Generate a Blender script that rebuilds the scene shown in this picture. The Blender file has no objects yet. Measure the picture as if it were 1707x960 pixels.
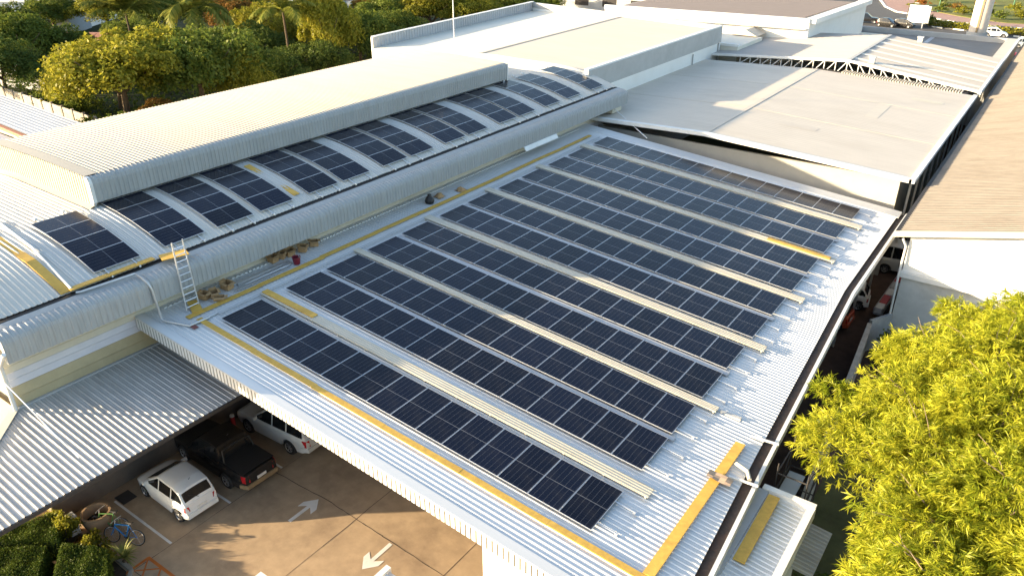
import bpy, math, random
import numpy as np
from mathutils import Vector, Matrix
R = math.radians
random.seed(7); rng = np.random.default_rng(11)
S = bpy.context.scene; COL = S.collection
# ------------------------------------------------------------------ camera
cd = bpy.data.cameras.new('camera'); cam = bpy.data.objects.new('camera', cd); COL.objects.link(cam)
cd.sensor_width = 36.0; cd.lens = 26.965; cd.clip_start = 0.2; cd.clip_end = 3000
rx, ry, rz = (0.81448058, 0.58019081, 0.0), (-0.26568546, 0.37297324, 0.88898943), (0.5157835, -0.72406463, 0.45792772)
M4 = Matrix(((rx[0], ry[0], rz[0], 25.1045), (rx[1], ry[1], rz[1], -15.0695), (rx[2], ry[2], rz[2], 22.1979), (0, 0, 0, 1)))
cam.matrix_world = M4
S.camera = cam
# ------------------------------------------------------------------ light
SUN_EL, SUN_AZ = R(11.6), math.atan2(-0.616, -0.788)      # direction towards the sun, in plan
sd = Vector((math.cos(SUN_AZ) * math.cos(SUN_EL), math.sin(SUN_AZ) * math.cos(SUN_EL), math.sin(SUN_EL)))
W = bpy.data.worlds.new('World'); S.world = W; W.use_nodes = True
nt = W.node_tree; nt.nodes.clear()
sky = nt.nodes.new('ShaderNodeTexSky'); sky.sky_type = 'NISHITA'; sky.sun_disc = False
sky.sun_elevation = SUN_EL; sky.sun_rotation = math.atan2(sd.x, sd.y)
sky.air_density = 1.0; sky.dust_density = 2.0; sky.ozone_density = 1.0
bg = nt.nodes.new('ShaderNodeBackground'); bg.inputs[1].default_value = 0.145
wo = nt.nodes.new('ShaderNodeOutputWorld'); nt.links.new(sky.outputs[0], bg.inputs[0]); nt.links.new(bg.outputs[0], wo.inputs[0])
sl = bpy.data.lights.new('sun', 'SUN'); so = bpy.data.objects.new('sun', sl); COL.objects.link(so)
sl.energy = 5.0; sl.angle = R(0.5); sl.color = (1.0, 0.80, 0.52)
so.rotation_euler = sd.to_track_quat('Z', 'Y').to_euler(); so.location = (0, 0, 60)
S.view_settings.view_transform = 'Standard'; S.view_settings.look = 'None'
S.view_settings.gamma = 1.0; S.view_settings.exposure = 1.82
S.cycles.max_bounces = 6; S.cycles.diffuse_bounces = 3; S.cycles.glossy_bounces = 3; S.cycles.transmission_bounces = 3
S.cycles.caustics_reflective = False; S.cycles.caustics_refractive = False

# ------------------------------------------------------------------ materials
MATS = {}
def mat(name, col, rough=0.6, metal=0.0, spec=0.5, var=0.12, scale=3.0, dirt=None, dscale=0.6, dirt_amt=0.5, bump=0.0, stretch=None, objrand=0.0):
    if name in MATS: return MATS[name]
    m = bpy.data.materials.new(name); m.use_nodes = True; n = m.node_tree.nodes; L = m.node_tree.links
    b = n['Principled BSDF']; b.inputs['Roughness'].default_value = rough; b.inputs['Metallic'].default_value = metal
    b.inputs['Specular IOR Level'].default_value = spec
    tc = n.new('ShaderNodeTexCoord'); mp = n.new('ShaderNodeMapping'); L.new(tc.outputs['Object'], mp.inputs[0])
    if stretch: mp.inputs['Scale'].default_value = stretch
    no = n.new('ShaderNodeTexNoise'); no.inputs['Scale'].default_value = scale; no.inputs['Detail'].default_value = 6; no.inputs['Roughness'].default_value = 0.65
    L.new(mp.outputs[0], no.inputs['Vector'])
    mr = n.new('ShaderNodeMapRange'); mr.inputs[1].default_value = 0.3; mr.inputs[2].default_value = 0.7
    mr.inputs[3].default_value = 1 - var; mr.inputs[4].default_value = 1 + var; L.new(no.outputs[0], mr.inputs[0])
    mx = n.new('ShaderNodeMix'); mx.data_type = 'RGBA'; mx.blend_type = 'MULTIPLY'; mx.inputs[0].default_value = 1
    mx.inputs[6].default_value = (*col, 1); L.new(mr.outputs[0], mx.inputs[7]); out = mx.outputs[2]
    if dirt:
        n2 = n.new('ShaderNodeTexNoise'); n2.inputs['Scale'].default_value = dscale; n2.inputs['Detail'].default_value = 8; n2.inputs['Roughness'].default_value = 0.7
        L.new(mp.outputs[0], n2.inputs['Vector'])
        m2 = n.new('ShaderNodeMapRange'); m2.inputs[1].default_value = 0.48; m2.inputs[2].default_value = 0.72; m2.inputs[3].default_value = 0; m2.inputs[4].default_value = dirt_amt
        L.new(n2.outputs[0], m2.inputs[0])
        x2 = n.new('ShaderNodeMix'); x2.data_type = 'RGBA'; L.new(m2.outputs[0], x2.inputs[0]); L.new(out, x2.inputs[6]); x2.inputs[7].default_value = (*dirt, 1); out = x2.outputs[2]
    if objrand:
        oi = n.new('ShaderNodeObjectInfo'); m3 = n.new('ShaderNodeMapRange'); m3.inputs[3].default_value = 1 - objrand; m3.inputs[4].default_value = 1 + objrand
        L.new(oi.outputs['Random'], m3.inputs[0]); x3 = n.new('ShaderNodeMix'); x3.data_type = 'RGBA'; x3.blend_type = 'MULTIPLY'; x3.inputs[0].default_value = 1
        L.new(out, x3.inputs[6]); L.new(m3.outputs[0], x3.inputs[7]); out = x3.outputs[2]
    L.new(out, b.inputs['Base Color'])
    if bump:
        bp = n.new('ShaderNodeBump'); bp.inputs['Strength'].default_value = bump; bp.inputs['Distance'].default_value = 0.02
        L.new(no.outputs[0], bp.inputs['Height']); L.new(bp.outputs[0], b.inputs['Normal'])
    MATS[name] = m; return m

GALV = mat('galvanised_roof', (0.66, 0.665, 0.66), 0.45, 0.15, 0.5, 0.06, 2.0, (0.50, 0.48, 0.44), 0.5, 0.4, stretch=(0.25, 1.5, 1))
VAULT = mat('cream_metal_roof', (0.43, 0.395, 0.33), 0.6, 0.0, 0.3, 0.06, 2.0, (0.36, 0.32, 0.26), 0.45, 0.4, stretch=(0.25, 1.5, 1))
FASC = mat('pale_grey_fascia', (0.365, 0.375, 0.375), 0.6, 0.0, 0.35, 0.10, 3.0, (0.34, 0.33, 0.29), 0.8, 0.4, stretch=(1, 2.5, 0.35))
CANO = mat('canopy_roof', (0.43, 0.42, 0.40), 0.55, 0.15, 0.4, 0.10, 2.5, (0.17, 0.14, 0.11), 0.7, 0.45, stretch=(0.4, 1.5, 1))
WHITE = mat('white_paint', (0.78, 0.77, 0.74), 0.5, 0, 0.4, 0.04, 2, (0.55, 0.52, 0.46), 0.5, 0.3)
WHITEM = mat('white_metal', (0.72, 0.72, 0.70), 0.45, 0, 0.5, 0.05, 2, (0.5, 0.47, 0.42), 0.7, 0.35)
CREAM = mat('cream_wall', (0.58, 0.53, 0.42), 0.6, 0, 0.4, 0.06, 2, (0.40, 0.35, 0.27), 0.8, 0.3)
BEIGE = mat('beige_cladding', (0.44, 0.37, 0.22), 0.55, 0, 0.4, 0.07, 2, (0.3, 0.24, 0.14), 0.9, 0.3)
LILAC = mat('pale_cladding', (0.58, 0.57, 0.60), 0.55, 0, 0.4, 0.05, 2)
GREYW = mat('grey_wall', (0.42, 0.42, 0.41), 0.7, 0, 0.3, 0.07, 1.2, (0.3, 0.29, 0.27), 0.4, 0.35)
DARK = mat('dark_gap', (0.035, 0.03, 0.028), 0.8)
GUTD = mat('rusty_gutter', (0.055, 0.042, 0.036), 0.8, 0, 0.3, 0.3, 4, (0.12, 0.06, 0.035), 1.5, 0.5)
WALKM = mat('fibreglass_walkway', (0.52, 0.485, 0.40), 0.5, 0, 0.4, 0.08, 3, (0.36, 0.29, 0.17), 0.9, 0.45, stretch=(0.3, 3, 1))
PLANKM = mat('yellow_plank', (0.60, 0.37, 0.075), 0.6, 0, 0.3, 0.16, 6, (0.36, 0.21, 0.05), 1.6, 0.6, stretch=(1, 1, 1))
RAILM = mat('aluminium', (0.72, 0.73, 0.75), 0.32, 0.7, 0.5, 0.05)
STEEL = mat('steel_tube', (0.50, 0.51, 0.52), 0.4, 0.6, 0.5, 0.1)
SKYL = mat('skylight_sheet', (0.50, 0.505, 0.49), 0.6, 0, 0.3, 0.08, 2, (0.33, 0.34, 0.33), 0.8, 0.4, stretch=(0.4, 2, 1))
CARD = mat('cardboard', (0.38, 0.24, 0.12), 0.85, 0, 0.2, 0.15, 8)
CARDIN = mat('cardboard_inside', (0.22, 0.13, 0.065), 0.9, 0, 0.2, 0.15, 8)
CONC = mat('lot_concrete', (0.42, 0.305, 0.195), 0.85, 0, 0.25, 0.14, 1.6, (0.20, 0.14, 0.095), 0.3, 0.75, bump=0.2)
PATCHC = mat('lot_concrete_pale', (0.40, 0.30, 0.20), 0.85, 0, 0.25, 0.14, 1.6, (0.2, 0.15, 0.1), 0.4, 0.5)
PAINT = mat('road_paint', (0.74, 0.72, 0.68), 0.7, 0, 0.3, 0.12, 5, (0.4, 0.33, 0.26), 2.5, 0.45)
JOINT = mat('joint_line', (0.09, 0.063, 0.045), 0.9)
SOIL = mat('soil', (0.075, 0.05, 0.033), 0.95, 0, 0.1, 0.35, 2, (0.05, 0.065, 0.022), 0.5, 0.8, bump=0.4)
GRASS = mat('rough_ground', (0.075, 0.075, 0.032), 0.95, 0, 0.1, 0.4, 0.5, (0.13, 0.09, 0.055), 0.08, 0.7)
ASPH = mat('asphalt', (0.09, 0.087, 0.084), 0.85, 0, 0.3, 0.12, 0.8, (0.12, 0.11, 0.1), 0.05, 0.6)
PINK = mat('pink_paving', (0.36, 0.23, 0.19), 0.85, 0, 0.2, 0.1, 0.8)
LAWN = mat('lawn', (0.14, 0.15, 0.035), 0.9, 0, 0.2, 0.3, 0.4, (0.24, 0.19, 0.08), 0.12, 0.7)
KERBW = mat('kerb_white', (0.7, 0.68, 0.62), 0.7); KERBB = mat('kerb_dark', (0.06, 0.06, 0.06), 0.7)
BROWNR = mat('brown_tiles', (0.215, 0.19, 0.16), 0.8, 0, 0.25, 0.12, 1.2, (0.14, 0.115, 0.092), 0.35, 0.6, stretch=(1, 3, 1))
GREYR = mat('grey_roof', (0.56, 0.50, 0.42), 0.62, 0.05, 0.35, 0.05, 1.0, (0.46, 0.40, 0.325), 0.3, 0.6, stretch=(0.4, 1, 1))
BEIGER = mat('beige_roof', (0.58, 0.52, 0.43), 0.65, 0, 0.3, 0.06, 1.2, (0.5, 0.44, 0.35), 0.3, 0.4, stretch=(0.4, 1, 1))
CREAMR = mat('cream_roof', (0.68, 0.65, 0.56), 0.6, 0, 0.3, 0.05, 1.2, (0.58, 0.54, 0.45), 0.3, 0.4, stretch=(0.4, 1, 1))
DKGR = mat('dark_grey_roof', (0.20, 0.195, 0.185), 0.75, 0, 0.25, 0.06, 0.8, (0.26, 0.25, 0.235), 0.2, 0.6)
BLOCK = mat('block_wall', (0.27, 0.25, 0.22), 0.9, 0, 0.2, 0.15, 2, (0.14, 0.12, 0.10), 0.6, 0.6)
WOOD = mat('bark', (0.10, 0.075, 0.05), 0.9, 0, 0.2, 0.3, 6, bump=0.5)
RUB = mat('tyre_rubber', (0.02, 0.02, 0.021), 0.8)
RIM = mat('alloy_rim', (0.42, 0.42, 0.43), 0.35, 0.7)
GLASS = mat('car_glass', (0.012, 0.014, 0.016), 0.06, 0, 0.6, 0.0)
CARW = mat('white_car_paint', (0.78, 0.78, 0.77), 0.25, 0, 0.6, 0.02)
CARS_ = mat('silver_white_paint', (0.62, 0.62, 0.60), 0.28, 0.05, 0.6, 0.02)
CARB = mat('black_car_paint', (0.018, 0.017, 0.017), 0.22, 0, 0.6, 0.05)
CARO = mat('orange_car_paint', (0.50, 0.085, 0.03), 0.3, 0, 0.6, 0.03)
BLKP = mat('black_plastic', (0.022, 0.022, 0.023), 0.55)
REDL = mat('red_lens', (0.42, 0.015, 0.02), 0.2); CLRL = mat('clear_lens', (0.65, 0.66, 0.68), 0.12)
TAN = mat('worn_bumper', (0.30, 0.22, 0.13), 0.5, 0.3)
PLATE = mat('plate_white', (0.62, 0.62, 0.60), 0.5)
BLUEF = mat('blue_frame', (0.02, 0.16, 0.42), 0.35); GREENF = mat('green_frame', (0.10, 0.22, 0.06), 0.4)
ORANGE = mat('orange_paint', (0.55, 0.16, 0.035), 0.5, 0, 0.4, 0.08)
TERRA = mat('pot_clay', (0.30, 0.20, 0.12), 0.8, 0, 0.2, 0.15, 4, (0.18, 0.12, 0.07), 2, 0.5)
MAROON = mat('maroon_plastic', (0.16, 0.012, 0.028), 0.4); BLACKB = mat('black_bag', (0.012, 0.012, 0.014), 0.45)
REDP = mat('red_paint', (0.42, 0.03, 0.04), 0.5); GREENP = mat('green_pole', (0.03, 0.14, 0.07), 0.5)
BLUEG = mat('far_blue_grey', (0.32, 0.36, 0.40), 0.6); TEAL = mat('far_green_roof', (0.14, 0.33, 0.22), 0.6)
BRICK = mat('far_red_roof', (0.30, 0.13, 0.08), 0.8); LGREY = mat('light_grey_sheet', (0.40, 0.41, 0.43), 0.5, 0.1, 0.4, 0.06, 1, (0.3, 0.3, 0.31), 0.3, 0.5)
PALEC = mat('pale_column', (0.60, 0.52, 0.44), 0.6)

def leafmat(name, c1, c2, trans=0.35, objr=0.15, attr=None):
    m = bpy.data.materials.new(name); m.use_nodes = True; n = m.node_tree.nodes; L = m.node_tree.links; n.clear()
    g = n.new('ShaderNodeNewGeometry'); mx = n.new('ShaderNodeMix'); mx.data_type = 'RGBA'
    mx.inputs[6].default_value = (*c1, 1); mx.inputs[7].default_value = (*c2, 1); 
    if attr:
        at = n.new('ShaderNodeAttribute'); at.attribute_name = attr; L.new(at.outputs['Fac'], mx.inputs[0])
    else: L.new(g.outputs['Random Per Island'], mx.inputs[0])
    oi = n.new('ShaderNodeObjectInfo'); mr = n.new('ShaderNodeMapRange'); mr.inputs[3].default_value = 1 - objr; mr.inputs[4].default_value = 1 + objr
    L.new(oi.outputs['Random'], mr.inputs[0]); m2 = n.new('ShaderNodeMix'); m2.data_type = 'RGBA'; m2.blend_type = 'MULTIPLY'; m2.inputs[0].default_value = 1
    L.new(mx.outputs[2], m2.inputs[6]); L.new(mr.outputs[0], m2.inputs[7])
    d = n.new('ShaderNodeBsdfDiffuse'); t = n.new('ShaderNodeBsdfTranslucent'); L.new(m2.outputs[2], d.inputs[0]); L.new(m2.outputs[2], t.inputs[0])
    gl = n.new('ShaderNodeBsdfGlossy'); gl.inputs['Roughness'].default_value = 0.45; gl.inputs[0].default_value = (0.8, 0.8, 0.8, 1)
    ms = n.new('ShaderNodeMixShader'); ms.inputs[0].default_value = trans; L.new(d.outputs[0], ms.inputs[1]); L.new(t.outputs[0], ms.inputs[2])
    m4 = n.new('ShaderNodeMixShader'); m4.inputs[0].default_value = 0.012; L.new(ms.outputs[0], m4.inputs[1]); L.new(gl.outputs[0], m4.inputs[2])
    o = n.new('ShaderNodeOutputMaterial'); L.new(m4.outputs[0], o.inputs[0]); return m
LF_YEL = leafmat('leaf_yellow_green', (0.17, 0.18, 0.016), (0.29, 0.26, 0.03), 0.42)
LF_ACA = leafmat('leaf_feathery', (0.17, 0.22, 0.012), (0.52, 0.50, 0.04), 0.45, 0.0, 'frond_tone')
LF_MID = leafmat('leaf_mid_green', (0.075, 0.12, 0.02), (0.18, 0.20, 0.03), 0.38)
LF_DRK = leafmat('leaf_dark_green', (0.06, 0.10, 0.02), (0.13, 0.155, 0.028), 0.35)
LF_ORG = leafmat('leaf_orange', (0.14, 0.10, 0.02), (0.24, 0.11, 0.025), 0.35)
LF_PALM = leafmat('leaf_palm', (0.11, 0.14, 0.02), (0.26, 0.25, 0.05), 0.35)
LF_HEDGE = leafmat('leaf_hedge', (0.045, 0.08, 0.012), (0.10, 0.13, 0.02), 0.3)
LF_RED = leafmat('leaf_red', (0.30, 0.05, 0.03), (0.36, 0.22, 0.03), 0.3)

def panel_mat():
    m = bpy.data.materials.new('solar_cells'); m.use_nodes = True; n = m.node_tree.nodes; L = m.node_tree.links
    b = n['Principled BSDF']; tc = n.new('ShaderNodeTexCoord'); sp = n.new('ShaderNodeSeparateXYZ'); L.new(tc.outputs['Object'], sp.inputs[0])
    def line(src, period, off, width):
        a = n.new('ShaderNodeMath'); a.operation = 'ADD'; a.inputs[1].default_value = off; L.new(src, a.inputs[0])
        p = n.new('ShaderNodeMath'); p.operation = 'PINGPONG'; p.inputs[1].default_value = period / 2; L.new(a.outputs[0], p.inputs[0])
        c = n.new('ShaderNodeMath'); c.operation = 'LESS_THAN'; c.inputs[1].default_value = width / 2; L.new(p.outputs[0], c.inputs[0]); return c.outputs[0]
    def mul(a, k):
        c = n.new('ShaderNodeMath'); c.operation = 'MULTIPLY'; c.inputs[1].default_value = k; L.new(a, c.inputs[0]); return c.outputs[0]
    def mxm(a, c_):
        c = n.new('ShaderNodeMath'); c.operation = 'MAXIMUM'; L.new(a, c.inputs[0]); L.new(c_, c.inputs[1]); return c.outputs[0]
    l1 = mul(line(sp.outputs[0], 0.185, 0.0115, 0.006), 0.24)
    l2 = mul(line(sp.outputs[1], 0.0965, 0.0, 0.004), 0.05)
    l3 = line(sp.outputs[1], 50.0, -0.995, 0.014)
    ln = mxm(mxm(l1, l2), mul(l3, 0.5))
    oi = n.new('ShaderNodeObjectInfo'); mr = n.new('ShaderNodeMapRange'); mr.inputs[3].default_value = 0.75; mr.inputs[4].default_value = 1.3; L.new(oi.outputs['Random'], mr.inputs[0])
    mx0 = n.new('ShaderNodeMix'); mx0.data_type = 'RGBA'; mx0.blend_type = 'MULTIPLY'; mx0.inputs[0].default_value = 1
    mx0.inputs[6].default_value = (0.0040, 0.0062, 0.0165, 1); L.new(mr.outputs[0], mx0.inputs[7])
    mx = n.new('ShaderNodeMix'); mx.data_type = 'RGBA'; L.new(ln, mx.inputs[0]); L.new(mx0.outputs[2], mx.inputs[6]); mx.inputs[7].default_value = (0.42, 0.43, 0.45, 1)
    no = n.new('ShaderNodeTexNoise'); no.inputs['Scale'].default_value = 1.3; no.inputs['Detail'].default_value = 5; L.new(tc.outputs['Object'], no.inputs['Vector'])
    dm = n.new('ShaderNodeMapRange'); dm.inputs[1].default_value = 0.45; dm.inputs[2].default_value = 0.8; dm.inputs[3].default_value = 0; dm.inputs[4].default_value = 0.045; L.new(no.outputs[0], dm.inputs[0])
    md = n.new('ShaderNodeMix'); md.data_type = 'RGBA'; L.new(dm.outputs[0], md.inputs[0]); L.new(mx.outputs[2], md.inputs[6]); md.inputs[7].default_value = (0.3, 0.25, 0.18, 1)
    L.new(md.outputs[2], b.inputs['Base Color']); b.inputs['Roughness'].default_value = 0.2; b.inputs['IOR'].default_value = 1.29
    return m
CELLS = panel_mat()

# ------------------------------------------------------------------ mesh helpers
class MB:
    def __init__(s): s.v = []; s.f = []
    def quad(s, a, b, c, d): i = len(s.v); s.v += [a, b, c, d]; s.f.append((i, i+1, i+2, i+3)); return s
    def poly(s, pts): i = len(s.v); s.v += list(pts); s.f.append(tuple(range(i, i+len(pts)))); return s
    def box(s, x0, y0, z0, x1, y1, z1):
        i = len(s.v); s.v += [(x0,y0,z0),(x1,y0,z0),(x1,y1,z0),(x0,y1,z0),(x0,y0,z1),(x1,y0,z1),(x1,y1,z1),(x0,y1,z1)]
        s.f += [(i,i+3,i+2,i+1),(i+4,i+5,i+6,i+7),(i,i+1,i+5,i+4),(i+1,i+2,i+6,i+5),(i+2,i+3,i+7,i+6),(i+3,i,i+4,i+7)]; return s
    def hexa(s, p):   # 8 points, bottom ring then top ring
        i = len(s.v); s.v += list(p); s.f += [(i,i+3,i+2,i+1),(i+4,i+5,i+6,i+7),(i,i+1,i+5,i+4),(i+1,i+2,i+6,i+5),(i+2,i+3,i+7,i+6),(i+3,i,i+4,i+7)]; return s
    def bar(s, a, b, w, h, up=(0,0,1)):   # box along a-b, its top face centred on the line
        a = Vector(a); b = Vector(b); d = (b-a).normalized(); r = d.cross(Vector(up)).normalized(); u = r.cross(d)
        P = lambda q, x, z: tuple(q + r*x + u*z)
        return s.hexa([P(a,-w/2,-h),P(b,-w/2,-h),P(b,w/2,-h),P(a,w/2,-h),P(a,-w/2,0),P(b,-w/2,0),P(b,w/2,0),P(a,w/2,0)])
    def prism(s, pts, z0, z1):
        n = len(pts); i = len(s.v); s.v += [(x,y,z0) for x,y in pts] + [(x,y,z1) for x,y in pts]
        s.f.append(tuple(range(i+n-1, i-1, -1))); s.f.append(tuple(range(i+n, i+2*n)))
        for k in range(n): s.f.append((i+k, i+(k+1)%n, i+n+(k+1)%n, i+n+k))
        return s
    def tube(s, pts, r, n=8, r2=None):
        pts = [Vector(p) for p in pts]; m = len(pts); base = len(s.v)
        for k, p in enumerate(pts):
            d = (pts[min(k+1,m-1)] - pts[max(k-1,0)]).normalized(); a = d.cross(Vector((0,0,1)))
            if a.length < 0.05: a = d.cross(Vector((1,0,0)))
            a.normalize(); b = d.cross(a); rr = r if r2 is None else r + (r2-r)*k/(m-1)
            for j in range(n):
                t = 2*math.pi*j/n; s.v.append(tuple(p + a*math.cos(t)*rr + b*math.sin(t)*rr))
        for k in range(m-1):
            for j in range(n): s.f.append((base+k*n+j, base+k*n+(j+1)%n, base+(k+1)*n+(j+1)%n, base+(k+1)*n+j))
        s.f.append(tuple(base+j for j in range(n-1,-1,-1))); s.f.append(tuple(base+(m-1)*n+j for j in range(n))); return s
    def lathe(s, prof, c=(0,0,0), n=20, axis='z'):
        base = len(s.v)
        for r, z in prof:
            for j in range(n):
                t = 2*math.pi*j/n; x, y = r*math.cos(t), r*math.sin(t)
                s.v.append((c[0]+x, c[1]+y, c[2]+z) if axis == 'z' else (c[0]+x, c[1]+z, c[2]+y))
        for k in range(len(prof)-1):
            for j in range(n): s.f.append((base+k*n+j, base+k*n+(j+1)%n, base+(k+1)*n+(j+1)%n, base+(k+1)*n+j))
        return s
    def grid(s, fn, us, vs):
        base = len(s.v); nv = len(vs)
        for u in us:
            for v in vs: s.v.append(tuple(fn(u, v)))
        for i in range(len(us)-1):
            for j in range(nv-1): s.f.append((base+i*nv+j, base+(i+1)*nv+j, base+(i+1)*nv+j+1, base+i*nv+j+1))
        return s

def meshobj(name, mb, m, parent=None, smooth=False, local=False):
    me = bpy.data.meshes.new(name); V = [tuple(map(float, p)) for p in mb.v]; off = Vector((0,0,0))
    if parent is None and not local and V:
        A = np.array(V); off = Vector(((A[:,0].min()+A[:,0].max())/2, (A[:,1].min()+A[:,1].max())/2, A[:,2].min()))
        V = [(p[0]-off.x, p[1]-off.y, p[2]-off.z) for p in V]
    me.from_pydata(V, [], mb.f); me.materials.append(m)
    if smooth: me.shade_smooth() if smooth is True else me.shade_smooth()
    o = bpy.data.objects.new(name, me); COL.objects.link(o); o.location = off
    if parent is not None: o.parent = parent
    if smooth == 'auto':
        try: me.set_sharp_from_angle(angle=R(35))
        except Exception: pass
    me.update(); return o
def tag(o, label=None, cat=None, group=None, kind=None):
    if label: o['label'] = label
    if cat: o['category'] = cat
    if group: o['group'] = group
    if kind: o['kind'] = kind
    return o
def thing(name, label, cat, loc=(0,0,0), rz=0.0, group=None):
    o = bpy.data.objects.new(name, None); COL.objects.link(o); o.location = loc; o.rotation_euler = (0,0,rz); o.empty_display_size = 0.3
    return tag(o, label, cat, group)
def wpart(name, mb, m, parent, smooth=False):
    """part whose mesh is written in world coordinates; parent is an unrotated empty"""
    mb.v = [(p[0]-parent.location.x, p[1]-parent.location.y, p[2]-parent.location.z) for p in mb.v]
    return meshobj(name, mb, m, parent, smooth)
def sub(name, mb, m, part, root, smooth=False):
    """sub-part in world coordinates below a part of an unrotated root"""
    mb.v = [(p[0]-root.location.x, p[1]-root.location.y, p[2]-root.location.z) for p in mb.v]
    return meshobj(name, mb, m, part, smooth)
def dup(root, loc, rz=None, label=None, group=None, scale=None):
    r = root.copy(); COL.objects.link(r); r.location = loc
    if rz is not None: r.rotation_euler = (root.rotation_euler[0], root.rotation_euler[1], rz)
    if scale is not None: r.scale = scale
    if label: r['label'] = label
    if group: r['group'] = group
    for ch in list(root.children):
        c = ch.copy(); COL.objects.link(c); c.parent = r
        for g in list(ch.children):
            d = g.copy(); COL.objects.link(d); d.parent = c
    return r
def struct(name, mb, m, smooth=False): return tag(meshobj(name, mb, m, None, smooth), kind='structure')
ORD = ['first','second','third','fourth','fifth','sixth','seventh','eighth','ninth','tenth','eleventh','twelfth','thirteenth','fourteenth','fifteenth','sixteenth']

def corr(path, v0, v1, pitch, h, fn=None, thick=None):
    """ribbed sheet: path = list of (x,z) followed in u; ribs stacked along v. fn(x,z,v,hh,nx,nz) may remap."""
    mb = MB(); n = len(path); nrm = []
    for k in range(n):
        a = path[max(k-1,0)]; b = path[min(k+1,n-1)]; dx, dz = b[0]-a[0], b[1]-a[1]; l = math.hypot(dx,dz) or 1
        nx, nz = -dz/l, dx/l
        if nz < 0 and abs(nz) > 0.3: nx, nz = -nx, -nz
        nrm.append((nx,nz))
    prof = []; cnt = max(1, int(round((v1-v0)/pitch))); p = (v1-v0)/cnt
    for i in range(cnt):
        for t, hh in ((0,0),(0.56,0),(0.68,1),(0.88,1)): prof.append((v0+(i+t)*p, hh*h))
    prof.append((v1,0))
    for k in range(n):
        for v, hh in prof:
            x = path[k][0]+nrm[k][0]*hh; z = path[k][1]+nrm[k][1]*hh
            mb.v.append(fn(x,z,v) if fn else (x,v,z))
    m = len(prof)
    for k in range(n-1):
        for j in range(m-1): mb.f.append((k*m+j,(k+1)*m+j,(k+1)*m+j+1,k*m+j+1))
    return mb

# ================================================================== SETTING
struct('ground', MB().quad((-700,-500,-0.02),(700,-500,-0.02),(700,900,-0.02),(-700,900,-0.02)), GRASS)
struct('parking_lot', MB().quad((-6,-30,0),(16,-30,0),(16,9,0),(-6,9,0)), CONC)
struct('alley_ground', MB().quad((16,-30,0.004),(21.2,-30,0.004),(21.2,110,0.004),(16,110,0.004)), mat('alley_soil', (0.085,0.055,0.042), 0.9, 0, 0.2, 0.3, 1.5, (0.05,0.035,0.028), 0.5, 0.6, bump=0.3))
mb = MB()
def strip(mb, a, b, w, z):
    a = Vector((a[0],a[1],z)); b = Vector((b[0],b[1],z)); r = (b-a).normalized().cross(Vector((0,0,1)))*w/2
    mb.quad(tuple(a-r),tuple(a+r),tuple(b+r),tuple(b-r))
def wob(a, b, w, z, n=14, amp=0.02):
    P = [(a[0]+(b[0]-a[0])*k/n+random.uniform(-amp,amp), a[1]+(b[1]-a[1])*k/n+random.uniform(-amp,amp)) for k in range(n+1)]
    for k in range(n): strip(mb, P[k], P[k+1], w*random.uniform(0.6,1.3), z)
wob((-1,-.1),(5,.12),0.035,0.005); wob((5,.12),(8.2,-.02),0.035,0.005); wob((8.2,-.02),(14,-.2),0.035,0.005); wob((6.72,-12),(6.7,6),0.022,0.005); wob((1.9,-12),(1.9,6),0.018,0.005); wob((11.4,-12),(11.4,3),0.025,0.005); wob((-5,-6.9),(14,-6.0),0.02,0.005)
struct('pavement_joints', mb, JOINT)
struct('ramp_patch', MB().poly([(11.75,-9,0.008),(14.4,-9,0.008),(14.4,1.2,0.008),(11.75,0.0,0.008)]), PATCHC)
mb = MB()
for y in (-4.99, -2.3, 0.35): strip(mb, (-2.1,y), (1.86,y), 0.10, 0.008)
struct('parking_lines', mb, PAINT)
def arrow(cx, cy, s, rz):
    pts = [(-0.09,-0.95),(0.09,-0.95),(0.09,0.15),(0.42,-0.12),(0.42,0.22),(0.0,0.72),(-0.42,0.22),(-0.42,-0.12),(-0.09,0.15)]
    c, q = math.cos(rz), math.sin(rz); return [(cx+s*(x*c-y*q), cy+s*(x*q+y*c), 0.009) for x,y in pts]
struct('painted_arrow', MB().poly(arrow(4.63,-0.72,0.92,0)), PAINT)
struct('painted_arrow', MB().poly(arrow(8.74,-0.98,0.92,math.pi)), PAINT)
# far road, roundabout
kerb = [(-15.1,189.2),(-11.2,176.4),(-7.3,168.7),(-3.8,166.9),(0.8,163.0),(4.8,160.0),(12.3,158.1),(18,158.6),(60,170)]
struct('road', MB().quad((-60,100,0.0),(90,100,0.0),(90,320,0.0),(-60,320,0.0)), ASPH)
struct('roundabout_pavement', MB().prism(kerb+[(60,300),(-20,300)], 0.0, 0.14), PINK)
gk = [(-9.5,200),(-6.5,182),(-3.0,175.5),(2.5,170),(7.0,166.5),(13,163.5),(60,174),(60,300),(-9,300)]
struct('garden_lawn', MB().prism(gk, 0.0, 0.22), LAWN)
def kerbline(name, pts, w=0.4, h=0.2, seg=1.5):
    a, b = MB(), MB(); k = 0
    for i in range(len(pts)-1):
        p, q = Vector((*pts[i],h)), Vector((*pts[i+1],h)); n = max(1,int((q-p).length/seg))
        for j in range(n):
            (a if k%2 else b).bar(p.lerp(q,j/n), p.lerp(q,(j+1)/n), w, h); k += 1
    o = struct(name, a, KERBW); o2 = struct(name, b, KERBB if name.startswith('striped') else KERBW)
kerbline('white_kerb', kerb[:4]); kerbline('striped_kerb', kerb[3:], seg=1.6)
isl = [(0.5,151.6),(6.0,150.4),(9.6,149.6),(12.6,149.3),(19,146.6)]
struct('median_island', MB().prism([(x,y) for x,y in isl]+[(20,150),(12,152.5),(2,154)], 0.0, 0.2), SOIL)
kerbline('striped_kerb', isl, seg=1.5)
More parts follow.
